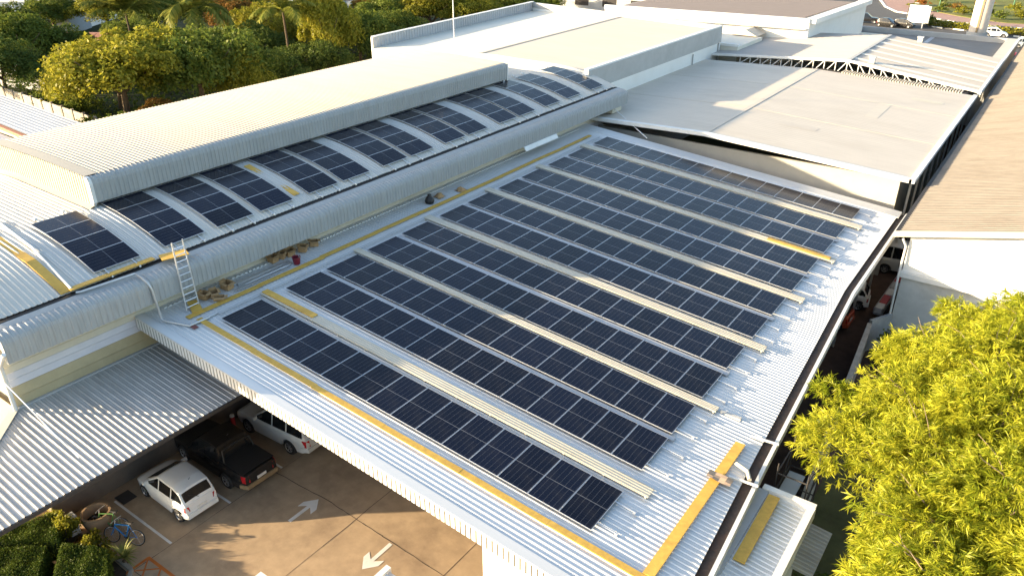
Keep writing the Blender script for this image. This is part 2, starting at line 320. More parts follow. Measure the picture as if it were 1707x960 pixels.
kerbline('striped_kerb', [(-16,152),(-12,153.5),(-7,153.8)], seg=1.4)

# ================================================================== MAIN HALL (the low roof that carries the panel rows)
SL = math.tan(R(4.9555))
def rz_(x, off=0.0): return 7.0 - SL*x + off
RB = -0.165   # roof sheet base below the panel faces
def redge(y):
    pts = [(-2.1,20.42),(0.5,20.3),(6.4,19.92),(20.9,19.15),(33.4,19.15)]
    for (a,xa),(b,xb) in zip(pts, pts[1:]):
        if y <= b: return xa+(xb-xa)*max(0,(y-a))/(b-a)
    return pts[-1][1]
hall = thing('main_hall', 'wide low metal roofed hall carrying twelve long rows of solar panels', 'building', (8, 16, 0))
mb = corr([(-2.75,0),(8,0),(8.05,0.0),(19.4,0)], -1.68, 32.35, 0.192, 0.024, fn=lambda x,z,v: (-2.75+(x+2.75)/(19.4+2.75)*(redge(v)+2.75), v, rz_(-2.75+(x+2.75)/(19.4+2.75)*(redge(v)+2.75), RB)+z))
roofo = wpart('roof', mb, GALV, hall)
for (ya,yb) in ((-2.02,-1.68),(32.35,33.35)):
    z = 0.045; mb = MB()
    mb.hexa([(-2.75,ya,rz_(-2.75,RB-.03)),(redge(ya)+.1,ya,rz_(redge(ya)+.1,RB-.03)),(redge(yb)+.1,yb,rz_(redge(yb)+.1,RB-.03)),(-2.75,yb,rz_(-2.75,RB-.03)),
             (-2.75,ya,rz_(-2.75,RB+z)),(redge(ya)+.1,ya,rz_(redge(ya)+.1,RB+z)),(redge(yb)+.1,yb,rz_(redge(yb)+.1,RB+z)),(-2.75,yb,rz_(-2.75,RB+z))])
    wpart('edge_flashing', mb, GALV, hall)
# front fascia: short vertical ribbed strip
mb = MB(); cnt = 116; x0, x1 = -2.72, 20.3; p = (x1-x0)/cnt; ps = []
for i in range(cnt):
    for t, d in ((0,0),(0.68,0),(0.69,0.012),(0.99,0.012)): ps.append((x0+(i+t)*p, d))
ps.append((x1,0))
for x,d in ps: mb.v += [(x,-2.03+d,rz_(x,RB+0.02)),(x,-2.03+d,rz_(x,RB-0.50))]
for i in range(len(ps)-1): mb.f.append((2*i,2*i+1,2*i+3,2*i+2))
ff = wpart('front_fascia', mb, WHITEM, hall); ff.data.materials.append(mat('fascia_groove_shade',(0.13,0.12,0.10),0.8))  # groove backs get a dark colour standing in for slot shadow
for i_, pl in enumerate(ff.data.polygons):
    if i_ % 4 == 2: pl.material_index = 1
mb = MB().hexa([(-2.7,-1.98,rz_(-2.7,RB-.52)),(20.2,-1.98,rz_(20.2,RB-.52)),(20.2,-1.9,rz_(20.2,RB-.52)),(-2.7,-1.9,rz_(-2.7,RB-.52)),(-2.7,-1.98,rz_(-2.7,RB-.04)),(20.2,-1.98,rz_(20.2,RB-.04)),(20.2,-1.9,rz_(20.2,RB-.04)),(-2.7,-1.9,rz_(-2.7,RB-.04))]); mb.v=[(x,y+.06,z) for x,y,z in mb.v]
wpart('fascia_backing', mb, GREYW, hall)
# far fascia
wpart('rear_fascia', MB().hexa([(-2.7,33.36,rz_(-2.7,RB-.4)),(19.2,33.36,rz_(19.2,RB-.4)),(19.2,33.42,rz_(19.2,RB-.4)),(-2.7,33.42,rz_(-2.7,RB-.4)),(-2.7,33.36,rz_(-2.7,RB+.04)),(19.2,33.36,rz_(19.2,RB+.04)),(19.2,33.42,rz_(19.2,RB+.04)),(-2.7,33.42,rz_(-2.7,RB+.04))]), WHITEM, hall)
# right gutter: rusty trough and white outer lip
ys = [-2.0,0.5,6.4,13,20.9,33.3]
def gz(y): return rz_(redge(y), RB)
mb = MB()
for a,b in zip(ys,ys[1:]):
    ea,eb = redge(a),redge(b)
    mb.hexa([(ea-.12,a,gz(a)-.16),(ea+.34,a,gz(a)-.16),(eb+.34,b,gz(b)-.16),(eb-.12,b,gz(b)-.16),(ea-.12,a,gz(a)-.10),(ea+.34,a,gz(a)-.10),(eb+.34,b,gz(b)-.10),(eb-.12,b,gz(b)-.10)])
gut = wpart('gutter', mb, GUTD, hall)
mb = MB()
for a,b in zip(ys,ys[1:]):
    ea,eb = redge(a)+.33,redge(b)+.33
    mb.hexa([(ea,a,gz(a)-.32),(ea+.13,a,gz(a)-.32),(eb+.13,b,gz(b)-.32),(eb,b,gz(b)-.32),(ea,a,gz(a)+.03),(ea+.13,a,gz(a)+.03),(eb+.13,b,gz(b)+.03),(eb,b,gz(b)+.03)])
sub('gutter_lip', mb, WHITEM, gut, hall)
# walls below
wpart('front_wall', MB().box(14.5,-1.72,0,20.0,-1.5,5.25), WHITE, hall)
wpart('side_wall', MB().box(15.6,-1.5,0,15.75,33.0,5.2), mat('shed_inner_shade_wall',(0.14,0.12,0.10),0.85), hall)  # dark colour stands in for deep shade under the eave
for k in range(9): wpart('column', MB().box(18.5,.5+k*4,0,18.62,.62+k*4,5.05), GREYW, hall)
wpart('rear_wall', MB().box(-2.2,32.9,0,15.6,33.05,5.2), GREYW, hall)
wpart('carport_back_wall', MB().box(-2.2,8.0,0,18.8,8.15,5.3), GREYW, hall)
for x in (4.9, 9.7): wpart('column', MB().box(x-.12,6.6,0,x+.12,6.84,5.85), GREYW, hall)
# roof ridge capping strip beside the long plank
mb = MB().bar((-0.62,-0.95,rz_(-0.62,-0.085)),(-0.62,31.6,rz_(-0.62,-0.085)),0.16,0.03)
wpart('lap_flashing', mb, GALV, hall)
mb = MB()
zz = rz_(-2.52,RB); pf = []
for k in range(150):
    y = -1.0+k*0.22; pf += [(y,.02),(y+.11,.02),(y+.11,.055),(y+.22,.055)]
mb.poly([(-2.47,y,zz+h) for y,h in pf]+[(-2.47,32.0,zz-.02),(-2.47,-1.0,zz-.02)])
tag(wpart('foam_filler_strip', mb, WHITEM, hall), 'row of white filler blocks along the upper roof edge')

# ================================================================== VAULTED BUILDING on the left
def zv(x):
    if x > -8.7: return 10.03-.032*(x+8.7)**2
    if x < -14.3: return 10.1-.032*(x+14.3)**2
    return 10.03+.07*(-8.7-x)/5.6
V0, V1 = -7.0, 38.0
vb = thing('vaulted_building', 'long building with an arched cream metal roof and a raised ventilation monitor', 'building', (-10, 15, 0))
path = [(x, zv(x)) for x in np.linspace(-2.95, -8.7, 14)] + [(x, zv(x)) for x in np.linspace(-9.5,-21.5,16)]
VAULT_SHADE_LIFT = mat('arched_roof_shade_lift', (0.58, 0.555, 0.50), 0.6, 0, 0.3, 0.05, 2.0, (0.44, 0.40, 0.34), 0.45, 0.45, stretch=(0.25, 1.5, 1))  # paler copy of the monitor's sheet, brightens the roof where it is shaded
vroof = wpart('vault_roof', corr(path, V0, V1, 0.205, 0.024), VAULT_SHADE_LIFT, vb)
# gutter line + rolled fascia
wpart('gutter', MB().box(-2.97,V0,zv(-2.97)-.10,-2.78,V1,zv(-2.97)-.055), DARK, vb)
fl = [(-2.79,8.84),(-2.77,8.90),(-2.60,8.90),(-2.38,8.85)]
mb = MB().grid(lambda u,v: (fl[u][0],v,fl[u][1]), range(4), (V0,V1)); wpart('fascia_capping', mb, FASC, vb, 'auto')
ROLL = [(-2.40,8.845),(-2.20,8.825),(-2.03,8.77),(-1.92,8.68),(-1.865,8.55),(-1.85,8.38),(-1.85,7.80)]
fas = wpart('rolled_fascia', corr(ROLL, V0, V1, 0.215, 0.030, fn=lambda x,z,v: (x,v,z)), FASC, vb)
for yy in (V0, V1):
    mb = MB().poly([(x+.04,yy+(.02 if yy>0 else -.02),z+.02) for x,z in ROLL]+[(-1.99,yy+(.02 if yy>0 else -.02),7.80),(-1.99,yy+(.02 if yy>0 else -.02),8.4),(-2.4,yy+(.02 if yy>0 else -.02),8.72)])
    sub('end_trim', mb, WHITEM, fas, vb)
wpart('fascia_backing', MB().box(-2.15,V0+.02,7.82,-1.91,V1-.02,8.45), GREYW, vb)
wpart('soffit', MB().box(-2.8,V0+.05,8.20,-2.15,V1-.05,8.26), GREYW, vb)
# side wall in horizontal cladding strips (right side)
WX = -2.8
strips = [(8.30,7.25,CREAM),(7.25,6.98,CREAM),(6.98,6.70,LILAC),(6.70,6.40,LILAC),(6.40,5.96,BEIGE),(5.96,5.2,BEIGE),(5.2,0.0,mat('carport_shade_wall',(0.13,0.105,0.085),0.85))]  # lowest strip is dark brown: carport shade put into its colour
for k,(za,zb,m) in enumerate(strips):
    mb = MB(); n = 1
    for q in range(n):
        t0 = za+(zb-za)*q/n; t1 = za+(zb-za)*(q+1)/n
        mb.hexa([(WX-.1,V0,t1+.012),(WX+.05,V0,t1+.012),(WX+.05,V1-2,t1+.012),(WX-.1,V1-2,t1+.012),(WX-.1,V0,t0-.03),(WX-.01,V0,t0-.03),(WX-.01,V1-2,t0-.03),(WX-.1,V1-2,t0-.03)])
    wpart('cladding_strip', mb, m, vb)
wpart('wall_core', MB().box(-21,V0+.3,0,WX-.11,V1-2,8.3), GREYW, vb)
mb = MB(); pts = [(x,zv(x)-.05) for x in np.linspace(-2.95,-21.5,24)]
mb.poly([(x,V0+.25,z) for x,z in pts]+[(-21.5,V0+.25,0),(-2.95,V0+.25,0)]); wpart('front_gable_wall', mb, CREAM, vb)
mb = MB().poly([(x,V1-.3,z) for x,z in reversed(pts)]+[(-2.95,V1-.3,7.5),(-21.5,V1-.3,7.5)]); wpart('rear_gable_wall', mb, CREAM, vb)
# monitor
mon = []
def zm(x): return 11.46-.0045*(x+12.6)**2
MX0, MX1, MY0, MY1 = -7.75, -16.6, -0.15, 30.4
mp_ = [(x, zm(x)) for x in np.linspace(MX0-.28, MX1, 16)]
mroof = wpart('monitor_roof', corr(mp_, MY0+.55, MY1, 0.205, 0.026), VAULT, vb)
sub('monitor_front_flashing', MB().grid(lambda u,v: (mp_[u][0],v,mp_[u][1]+.037), range(len(mp_)), (MY0-.01,MY0+.56)), VAULT, mroof, vb)
MR = [(MX0-.29,zm(MX0)+.0),(MX0-.14,zm(MX0)-.03),(MX0-.05,zm(MX0)-.13),(MX0,zm(MX0)-.3),(MX0,10.22)]
mfas = wpart('monitor_fascia', corr(MR, MY0+.12, MY1, 0.205, 0.028), FASC, vb)
mb = MB(); yy_ = MY0-.02
trim_ = [(x+.03,z+.03) for x,z in MR]+[(MX0-.16,10.02),(MX0-.20,zm(MX0)-.32),(MX0-.32,zm(MX0)-.12)]
n_ = len(trim_); mb.v = [(x,yy_,z) for x,z in trim_]+[(x,yy_+.16,z) for x,z in trim_]
mb.f = [tuple(range(n_)), tuple(range(2*n_-1,n_-1,-1))]+[(k,n_+k,n_+(k+1)%n_,(k+1)%n_) for k in range(n_)]
sub('monitor_corner_trim', mb, WHITEM, mfas, vb)
sub('monitor_end_trim', MB().box(MX0-.14,MY1,10.0,MX0+.05,MY1+.12,11.37), WHITEM, mfas, vb)
# front wall of monitor, vertical ribs
mb = MB(); cnt = 42; xs = []
for i in range(cnt):
    for t,d in ((0,0),(0.45,0),(0.55,-.035),(0.9,-.035)): xs.append((MX1+(MX0-.03-MX1)*(i+t)/cnt, d))
xs.append((MX0-.03,0))
for x,d in xs: mb.v += [(x,MY0+.03+d,zm(x)+.0),(x,MY0+.03+d,zv(x)-.05)]
for i in range(len(xs)-1): mb.f.append((2*i,2*i+1,2*i+3,2*i+2))
wpart('monitor_front_wall', mb, CREAM, vb)
sub('monitor_base_flashing', MB().grid(lambda x,v: (x,(MY0-.28,MY0+.02)[v],(zv(x)+.045,zv(x)+.13)[v]), list(np.linspace(MX1,MX0,20)), (0,1)), VAULT, vroof, vb)
mb = MB().box(MX1+.05,MY0+.2,9.2,MX0-.5,MY1-.1,10.9); wpart('monitor_core', mb, GREYW, vb)
wpart('monitor_left_wall', MB().box(MX1-.02,MY0+.1,9.8,MX1+.04,MY1,zm(MX1)), CREAM, vb)
mb = MB().poly([(x,MY1-.02,zm(x)-.02) for x in np.linspace(MX0-.28,MX1,12)]+[(MX1,MY1-.02,9.9),(MX0-.28,MY1-.02,9.9)]); wpart('monitor_rear_wall', mb, CREAM, vb)
# translucent roof strips between panel columns
CY = [-2.82,0.17,2.70,5.0,7.88,10.1,13.0,15.2,18.15,20.35,23.5,25.65,28.75,31.55,34.85]
for (ya,yb) in ((-3.62,-2.92),(-0.75,0.12),(7.03,7.82),(12.15,12.95),(17.3,18.1),(22.45,23.45),(27.75,28.7)):
    mb = corr([(x,zv(x)+.012) for x in np.linspace(-2.97,-7.75,12)], ya, yb, 0.205, 0.030)
    wpart('skylight_strip', mb, SKYL, vb)
# corner downpipe at the near end
mb = MB().tube([(-1.7,-7.1,8.3),(-2.35,-7.12,7.6),(-2.62,-7.05,5.6)], .075, 8); wpart('downpipe', mb, WHITEM, vb, 'auto')

# lower canopy in front of the vaulted building
cano = thing('lower_canopy', 'grey ribbed metal canopy over the parked cars beside the beige clad wall', 'canopy', (0, -5, 0))
CZ = 5.55
def cz(x): return CZ-.085*(x-WX)
CX = 2.55
rf = wpart('canopy_roof', corr([(WX+.05,cz(WX+.05)),(CX,cz(CX))], -12.1, 1.4, 0.205, 0.022), CANO, cano)
# clip the front part by the hip: rebuilt as a sheared end
me = rf.data; ox, oy = cano.location.x, cano.location.y
for v in me.vertices:
    X, Y = v.co.x+ox, v.co.y+oy
    if Y < -7.05:   # hip runs diagonally from the building corner
        lim = min(CX, WX+.05+(-7.05-Y))
        if X < lim: v.co.x = lim-ox; v.co.z = cz(lim)+(v.co.z-cz(X))
mb = MB()
mb.quad((WX+.05,-7.0,CZ+.01),(CX,-12.35,cz(CX)+.01),(-9,-12.35,cz(CX)+.01),(-9,-7.0,CZ+.01)); wpart('front_canopy_roof', mb, CREAM, cano)
a, b = Vector((WX+.05,-7.02,CZ+.05)), Vector((CX,-12.37,cz(CX)+.05)); wpart('hip_flashing', MB().bar(a,b,.3,.03), CREAM, cano)
wpart('edge_trim', MB().box(CX-.02,-12.3,cz(CX)-.14,CX+.06,1.4,cz(CX)-.005), DARK, cano)
wpart('wall_flashing', MB().box(WX+.04,-7,CZ-.02,WX+.16,1.4,CZ+.05), GREYW, cano)
wpart('beam', MB().box(2.2,-12,4.9,2.4,1.3,5.02), GREYW, cano)
t = tag(meshobj('stay_wire', MB().tube([(-2.2,-7.2,7.0),(0.2,-7.12,6.05),(1.78,-7.08,5.55)],.022,6), WHITEM, None, 'auto'), 'white stay rod running from the fascia corner down to the grey canopy', 'stay rod')

# ================================================================== BUILDINGS BEHIND
def gable_sheet(x0,xr,x1,y0,y1,z0,zr,z1,pitch,h,x0b=None,x1b=None):
    return corr([(x0,z0),(xr,zr),(x1,z1)], y0, y1, pitch, h, fn=lambda x,z,v: (x,v,z))
# grey roofed warehouse straight behind
b3 = thing('grey_warehouse', 'warehouse with a broad grey brown gable roof and white front gutter behind the panel hall', 'building', (7, 47, 0))
def b3z(x): return 7.62-.018*(x-6)**1.0 if False else (7.62-(x-6)*.052 if x>6 else 7.62-(6-x)*.030)
wpart('roof', corr([(-4.95,b3z(-4.95)),(6.0,b3z(6)),(6.02,b3z(6)),(19.1,b3z(19.1))], 34.55, 60.6, 0.42, 0.007), GREYR, b3)
wpart('ridge_cap', MB().bar((6,34.5,7.645),(6,60.6,7.645),.36,.01), GREYR, b3)
wpart('front_gutter', MB().hexa([(-3,34.15,b3z(-3)-.15),(6,34.15,b3z(6)-.15),(6,34.5,b3z(6)-.15),(-3,34.5,b3z(-3)-.15),(-3,34.15,b3z(-3)+.10),(6,34.15,b3z(6)+.10),(6,34.5,b3z(6)+.10),(-3,34.5,b3z(-3)+.10)])
      .hexa([(6,34.15,b3z(6)-.15),(19.25,34.15,b3z(19.25)-.15),(19.25,34.5,b3z(19.25)-.15),(6,34.5,b3z(6)-.15),(6,34.15,b3z(6)+.10),(19.25,34.15,b3z(19.25)+.10),(19.25,34.5,b3z(19.25)+.10),(6,34.5,b3z(6)+.10)]), WHITEM, b3)
wpart('side_gutter', MB().hexa([(19.1,34.15,b3z(19)-.16),(19.42,34.15,b3z(19)-.16),(19.42,60.6,b3z(19)-.16),(19.1,60.6,b3z(19)-.16),(19.1,34.15,b3z(19)+.08),(19.42,34.15,b3z(19)+.08),(19.42,60.6,b3z(19)+.08),(19.1,60.6,b3z(19)+.08)]), WHITEM, b3)
wpart('soffit', MB().hexa([(-4,34.5,b3z(-4)-.28),(6,34.5,b3z(6)-.28),(6,36.4,b3z(6)-.28),(-4,36.4,b3z(-4)-.28),(-4,34.5,b3z(-4)-.2),(6,34.5,b3z(6)-.2),(6,36.4,b3z(6)-.2),(-4,36.4,b3z(-4)-.2)]).hexa([(6,34.5,b3z(6)-.28),(18.9,34.5,b3z(18.9)-.28),(18.9,36.4,b3z(18.9)-.28),(6,36.4,b3z(6)-.28),(6,34.5,b3z(6)-.2),(18.9,34.5,b3z(18.9)-.2),(18.9,36.4,b3z(18.9)-.2),(6,36.4,b3z(6)-.2)]), mat('soffit',(0.2,0.19,0.175),0.8), b3)  # soffit colour darkened to carry the shade behind the gutter
wpart('front_wall', MB().box(-4,35.3,0,18.5,35.5,6.55), mat('cream_grey_wall',(0.44,0.42,0.38),0.7,0,0.3,0.05,1.2,(0.42,0.40,0.36),0.4,0.3), b3)
wpart('side_wall', MB().box(17.85,35.5,0,18.0,60.0,6.5), CREAM, b3)
for k in range(9): wpart('post', MB().box(18.9,36.5+k*2.9,0,19.02,36.62+k*2.9,6.6), GREYW, b3)
mb = MB()
for k in range(46): mb.box(8.2+k*.22,60.65,b3z(8+k*.22)-.05,8.30+k*.22,61.9,b3z(8+k*.22)+.08)
wpart('louvre_strip', mb, BEIGER, b3)
wpart('louvre_backing', MB().hexa([(6,60.6,7.0),(18.6,60.6,6.4),(18.6,62.1,6.4),(6,62.1,7.0),(6,60.6,7.45),(18.6,60.6,6.85),(18.6,62.1,6.85),(6,62.1,7.45)]), DARK, b3)
for yk in (43.1,52.0):
    wpart('sheet_lap', MB().bar((-4.9,yk,b3z(-4.9)+.016),(5.8,yk,b3z(5.8)+.016),.09,.008), BEIGER, b3); wpart('sheet_lap', MB().bar((6.2,yk,b3z(6.2)+.016),(19.0,yk,b3z(19.0)+.016),.09,.008), BEIGER, b3)
for (xa,ya,xb,yb,m_) in ((9.2,40.2,11.8,41.1,GREYW),(13.5,47.0,14.4,51.9,BEIGER),(1.2,45.5,3.4,46.3,GREYW),(15.2,55.2,17.6,56.0,CREAM)):
    wpart('roof_patch', MB().quad((xa,ya,b3z(xa)+.014),(xb,ya,b3z(xb)+.014),(xb,yb,b3z(xb)+.014),(xa,yb,b3z(xa)+.014)), GREYR if m_ is GREYW else m_, b3)
wpart('dark_tile_strip', corr([(9.5,b3z(9.5)+.035),(18.3,b3z(18.3)+.035)], 34.52, 34.62, 0.1, 0.01), DKGR, b3)

# big flat roofed white building further left
b2 = thing('parapet_building', 'large pale flat roofed building with corrugated left parapet behind the vaulted roof', 'building', (-18, 52, 0))
B2 = dict(fl=(-28.9,38.2), fr=(-5.0,37.3), br=(-5.0,64.2), bl=(-31.2,68.4))
def lerp(a,b,t): return (a[0]+(b[0]-a[0])*t, a[1]+(b[1]-a[1])*t)
rf0, rf1 = lerp(B2['fl'],B2['fr'],.50), lerp(B2['bl'],B2['br'],.52)
def q4(a,b,c,d,za,zb,zc,zd): return MB().quad((*a,za),(*b,zb),(*c,zc),(*d,zd))
wpart('left_roof', q4(B2['fl'],rf0,rf1,B2['bl'],9.15,9.75,9.75,9.15), CREAMR, b2)
wpart('right_roof', q4(rf0,B2['fr'],B2['br'],rf1,9.751,9.7,9.7,9.751), BEIGER, b2)
wpart('ridge_cap', MB().bar((*rf0,9.80),(*rf1,9.80),.3,.03), GREYR, b2)
# ribbed left parapet
a, b = Vector((*B2['fl'],0)), Vector((*B2['bl'],0)); d = (b-a); L_ = d.length; d /= L_; nr = Vector((d.y,-d.x,0))
mb = MB(); cnt = 70; ps = []
for i in range(cnt):
    for t,e in ((0,0),(.5,0),(.6,.06),(.9,.06)): ps.append(((i+t)/cnt*L_, e))
ps.append((L_,0))
for s_,e in ps:
    p = a+d*s_+nr*(.06+e); mb.v += [(p.x,p.y,9.0),(p.x,p.y,10.15)]
for i in range(len(ps)-1): mb.f.append((2*i,2*i+2,2*i+3,2*i+1))
par = wpart('left_parapet', mb, LGREY, b2)
sub('parapet_cap', MB().bar((a.x,a.y,10.22),(b.x,b.y,10.22),.4,.06), WHITEM, par, b2)
sub('parapet_outer_wall', MB().bar((a.x-.15,a.y,10.1),(b.x-.15,b.y,10.1),.2,10.1), WHITE, par, b2)
mb = MB().bar((B2['fl'][0],B2['fl'][1],9.12),(rf0[0],rf0[1],9.72),.25,9.1).bar((rf0[0],rf0[1],9.72),(B2['fr'][0]-.1,B2['fr'][1],9.72),.25,9.1); wpart('front_wall', mb, WHITE, b2)
wpart('front_wall_ribs', corr([(-27.2,0),(-24.8,0)],0,1,.2,.05, fn=lambda x,z,v: (-27.2+v*2.6,38.0-z,8.4 if x<-26 else 9.0)), WHITEM, b2)
wpart('rear_parapet', MB().bar((*B2['bl'],10.1),(*B2['br'],10.1),.4,.55), GREYW, b2)
wpart('rear_wall', MB().bar((*B2['bl'],9.5),(*B2['br'],9.5),.3,9.5), WHITE, b2)
wpart('right_parapet', MB().box(-5.35,37.3,9.6,-4.98,64.4,10.12), WHITE, b2)
wpart('right_cladding', MB().box(-5.1,37.35,8.45,-4.92,64.3,9.99), GREYW, b2)
wpart('right_white_band', MB().box(-5.1,37.4,0,-4.95,63.5,8.45), WHITE, b2)
for s_ in (0.05,0.13): wpart('post', MB().tube([(B2['fl'][0]+.5+s_*6,B2['fl'][1]+.1,5),(B2['fl'][0]+.5+s_*6,B2['fl'][1]+.1,8.3)],.1), WHITEM, b2)
wpart('drainpipe', MB().tube([(-4.86,57.2,7.3),(-4.86,57.2,8.3)],.06), GREYW, b2)

# truss roofed shed
b4 = thing('truss_shed', 'open truss shed with pale striped low gable roof beyond the grey warehouse', 'building', (6, 70, 0))
def b4z(x): return 8.40-(x-8.3)*.125 if x>8.3 else 8.40-(8.3-x)*.06
wpart('roof', corr([(-6.8,b4z(-6.8)),(8.3,b4z(8.3)),(8.32,b4z(8.3)),(19.3,b4z(19.3))], 62.3, 79.5, 0.4, 0.03), mat('pale_shed_roof',(0.40,0.375,0.345),0.6,0,0.3,0.05,1,(0.4,0.37,0.33),0.3,0.4,stretch=(.3,2,1)), b4)
for k in range(6):
    y = 63.4+k*2.6; wpart('skylight_strip', corr([(8.4,b4z(8.4)+.04),(19.2,b4z(19.2)+.04)], y, y+.7, .35, .02), CREAMR, b4)
wpart('ridge_cap', MB().bar((8.3,62.3,8.47),(8.3,79.5,8.47),.35,.03), GREYW, b4)
wpart('front_trim', MB().hexa([(-6.8,62.2,b4z(-6.8)-.16),(8.3,62.2,b4z(8.3)-.16),(8.3,62.32,b4z(8.3)-.16),(-6.8,62.32,b4z(-6.8)-.16),(-6.8,62.2,b4z(-6.8)+.06),(8.3,62.2,b4z(8.3)+.06),(8.3,62.32,b4z(8.3)+.06),(-6.8,62.32,b4z(-6.8)+.06)]).hexa([(8.3,62.2,b4z(8.3)-.16),(19.3,62.2,b4z(19.3)-.16),(19.3,62.32,b4z(19.3)-.16),(8.3,62.32,b4z(8.3)-.16),(8.3,62.2,b4z(8.3)+.06),(19.3,62.2,b4z(19.3)+.06),(19.3,62.32,b4z(19.3)+.06),(8.3,62.32,b4z(8.3)+.06)]), WHITE, b4)
def lowc(x): return 6.95 if x<7 else 6.95-(x-7)*.04
mb = MB(); xs = [-2+k*1.02 for k in range(21)]
for i,x in enumerate(xs[:-1]):
    top = b4z(x)-.12; x2 = xs[i+1]
    mb.tube([(x,62.4,lowc(x)),(x,62.4,top)],.045,6)
    if x<8.2: mb.tube([(x,62.4,lowc(x)),(x2,62.4,b4z(x2)-.12)],.045,6)
    else: mb.tube([(x,62.4,top),(x2,62.4,lowc(x2))],.045,6)
mb.tube([(-3,62.4,6.97),(7,62.4,6.97),(18.8,62.4,6.5)],.06,6)
tr = wpart('truss', mb, WHITE, b4)
wpart('rear_wall', MB().box(-6.5,79.2,0,19,79.4,7.0), GREYW, b4)
wpart('side_gutter', MB().box(19.25,62.2,b4z(19.3)-.3,19.5,79.5,b4z(19.3)+.05), WHITEM, b4)
for k in range(7): wpart('post', MB().box(18.95,63+k*2.6,0,19.08,63.13+k*2.6,6.9), GREYW, b4)
wpart('floor_goods', MB().box(-2,66,0,17,78,2.2), DARK, b4)
for (x,y,lb) in ((10.1,63.3,'small square vent box at the near eave of the striped shed roof'),(11.4,79.0,'small square vent box at the far edge of the striped shed roof')):
    t = thing('roof_vent', lb, 'vent', (x,y,b4z(x)+.02)); meshobj('vent_body', MB().box(-.25,-.2,0,.25,.2,.5), GREYW, t); meshobj('vent_cap', MB().box(-.32,-.27,.5,.32,.27,.58), LGREY, t)

# grey flat roof with parapet
b5 = thing('grey_flat_building', 'low flat building with dark grey roof and pale raised parapet near the road', 'building', (9, 90, 0))
wpart('roof', MB().quad((0.5,80,5.55),(18.6,80,5.55),(18.6,101,5.55),(0.5,101,5.55)), DKGR, b5)
wpart('rear_parapet', MB().box(0.2,100.6,0,19.1,101,6.15), GREYW, b5)
wpart('right_parapet', MB().box(17.9,80,0,19.1,100.6,6.15), BEIGER, b5)
wpart('left_parapet', MB().box(0.2,80,0,0.9,100.6,6.15), GREYW, b5)
wpart('front_wall', MB().box(0.9,79.9,0,17.9,80.1,5.5), GREYW, b5)
wpart('roof_seam', MB().quad((9.4,80.1,5.555),(9.9,80.1,5.555),(9.9,100.6,5.555),(9.4,100.6,5.555)), LGREY, b5)
wpart('parapet_trim', MB().box(19.0,80,5.9,19.25,101.1,6.22), WHITEM, b5)

# white building at the top
b6 = thing('white_block', 'tall white walled building with brown roof inset at the top of the view', 'building', (-11, 88, 0))
B6q = [(-23.2,72.4),(0.75,75.0),(1.7,96.5),(-23,96)]
wpart('walls', MB().prism(B6q,0,9.5), WHITE, b6)
wpart('roof', MB().poly([(-22.6,73.3,9.62),(-0.9,75.9,9.62),(0.2,96.1,9.62),(-22.6,95.6,9.62)]), mat('brown_grey_roof',(0.25,0.20,0.17),0.75,0,0.3,0.06,1), b6)
wpart('parapet', MB().bar((-23.2,72.4,10.0),(0.75,75.0,10.0),.5,.5).bar((0.85,75.0,10.003),(1.75,96.5,10.003),1.1,.5), WHITE, b6)
wpart('front_step', MB().bar((-24,71.9,9.0),(0.6,74.6,9.0),.5,.12), GREYW, b6)
wpart('pitched_hood', MB().hexa([(-6.4,71.3,8.2),(-3.6,71.3,8.2),(-3.6,74.4,8.2),(-6.4,74.4,8.2),(-5.1,71.3,8.8),(-4.9,71.3,8.8),(-4.9,74.4,8.8),(-5.1,74.4,8.8)]), GREYR, b6)
wpart('side_annex', MB().box(1.3,76,0,4.3,97,5.9), CREAM, b6)
fs = thing('flat_link_building', 'narrow pale flat roof linking the parapet building to the truss shed', 'building', (-7, 68, 0))
wpart('roof', MB().box(-12,64.6,0,-3.2,72.0,8.1), CREAMR, fs); wpart('parapet', MB().box(-12.1,64.5,8.1,-3.1,64.8,8.35), WHITE, fs)

# brown tiled building on the right
b7 = thing('brown_roof_building', 'long building with weathered brown tiled roof and white front gable on the right', 'building', (25, 60, 0))
def b7z(x): return 6.65+(x-20.4)*.235
mb = MB(); rows = 150; y0, y1 = 26.3, 108.0
for k in range(26):    # tile courses step up the slope
    xa = 20.2+k*.42; xb = xa+.44
    mb.hexa([(xa,y0,b7z(xa)+.0),(xb,y0,b7z(xb)-.03),(xb,y1,b7z(xb)-.03),(xa,y1,b7z(xa)+.0),(xa,y0,b7z(xa)+.045),(xb,y0,b7z(xb)+.0),(xb,y1,b7z(xb)+.0),(xa,y1,b7z(xa)+.045)])
wpart('roof', corr([(20.2,b7z(20.2)),(31,b7z(31))], y0, y1, .30, .035), BROWNR, b7)
wpart('eave_gutter', MB().hexa([(20.0,y0,b7z(20)-.15),(20.2,y0,b7z(20)-.15),(20.2,y1,b7z(20)-.15),(20.0,y1,b7z(20)-.15),(20.0,y0,b7z(20)+.07),(20.2,y0,b7z(20)+.07),(20.2,y1,b7z(20)+.07),(20.0,y1,b7z(20)+.07)]), DARK, b7)
wpart('barge_board', MB().hexa([(20.0,26.1,b7z(20)-.18),(31,26.1,b7z(31)-.18),(31,26.3,b7z(31)-.18),(20.0,26.3,b7z(20)-.18),(20.0,26.1,b7z(20)+.08),(31,26.1,b7z(31)+.08),(31,26.3,b7z(31)+.08),(20.0,26.3,b7z(20)+.08)]), CREAM, b7)
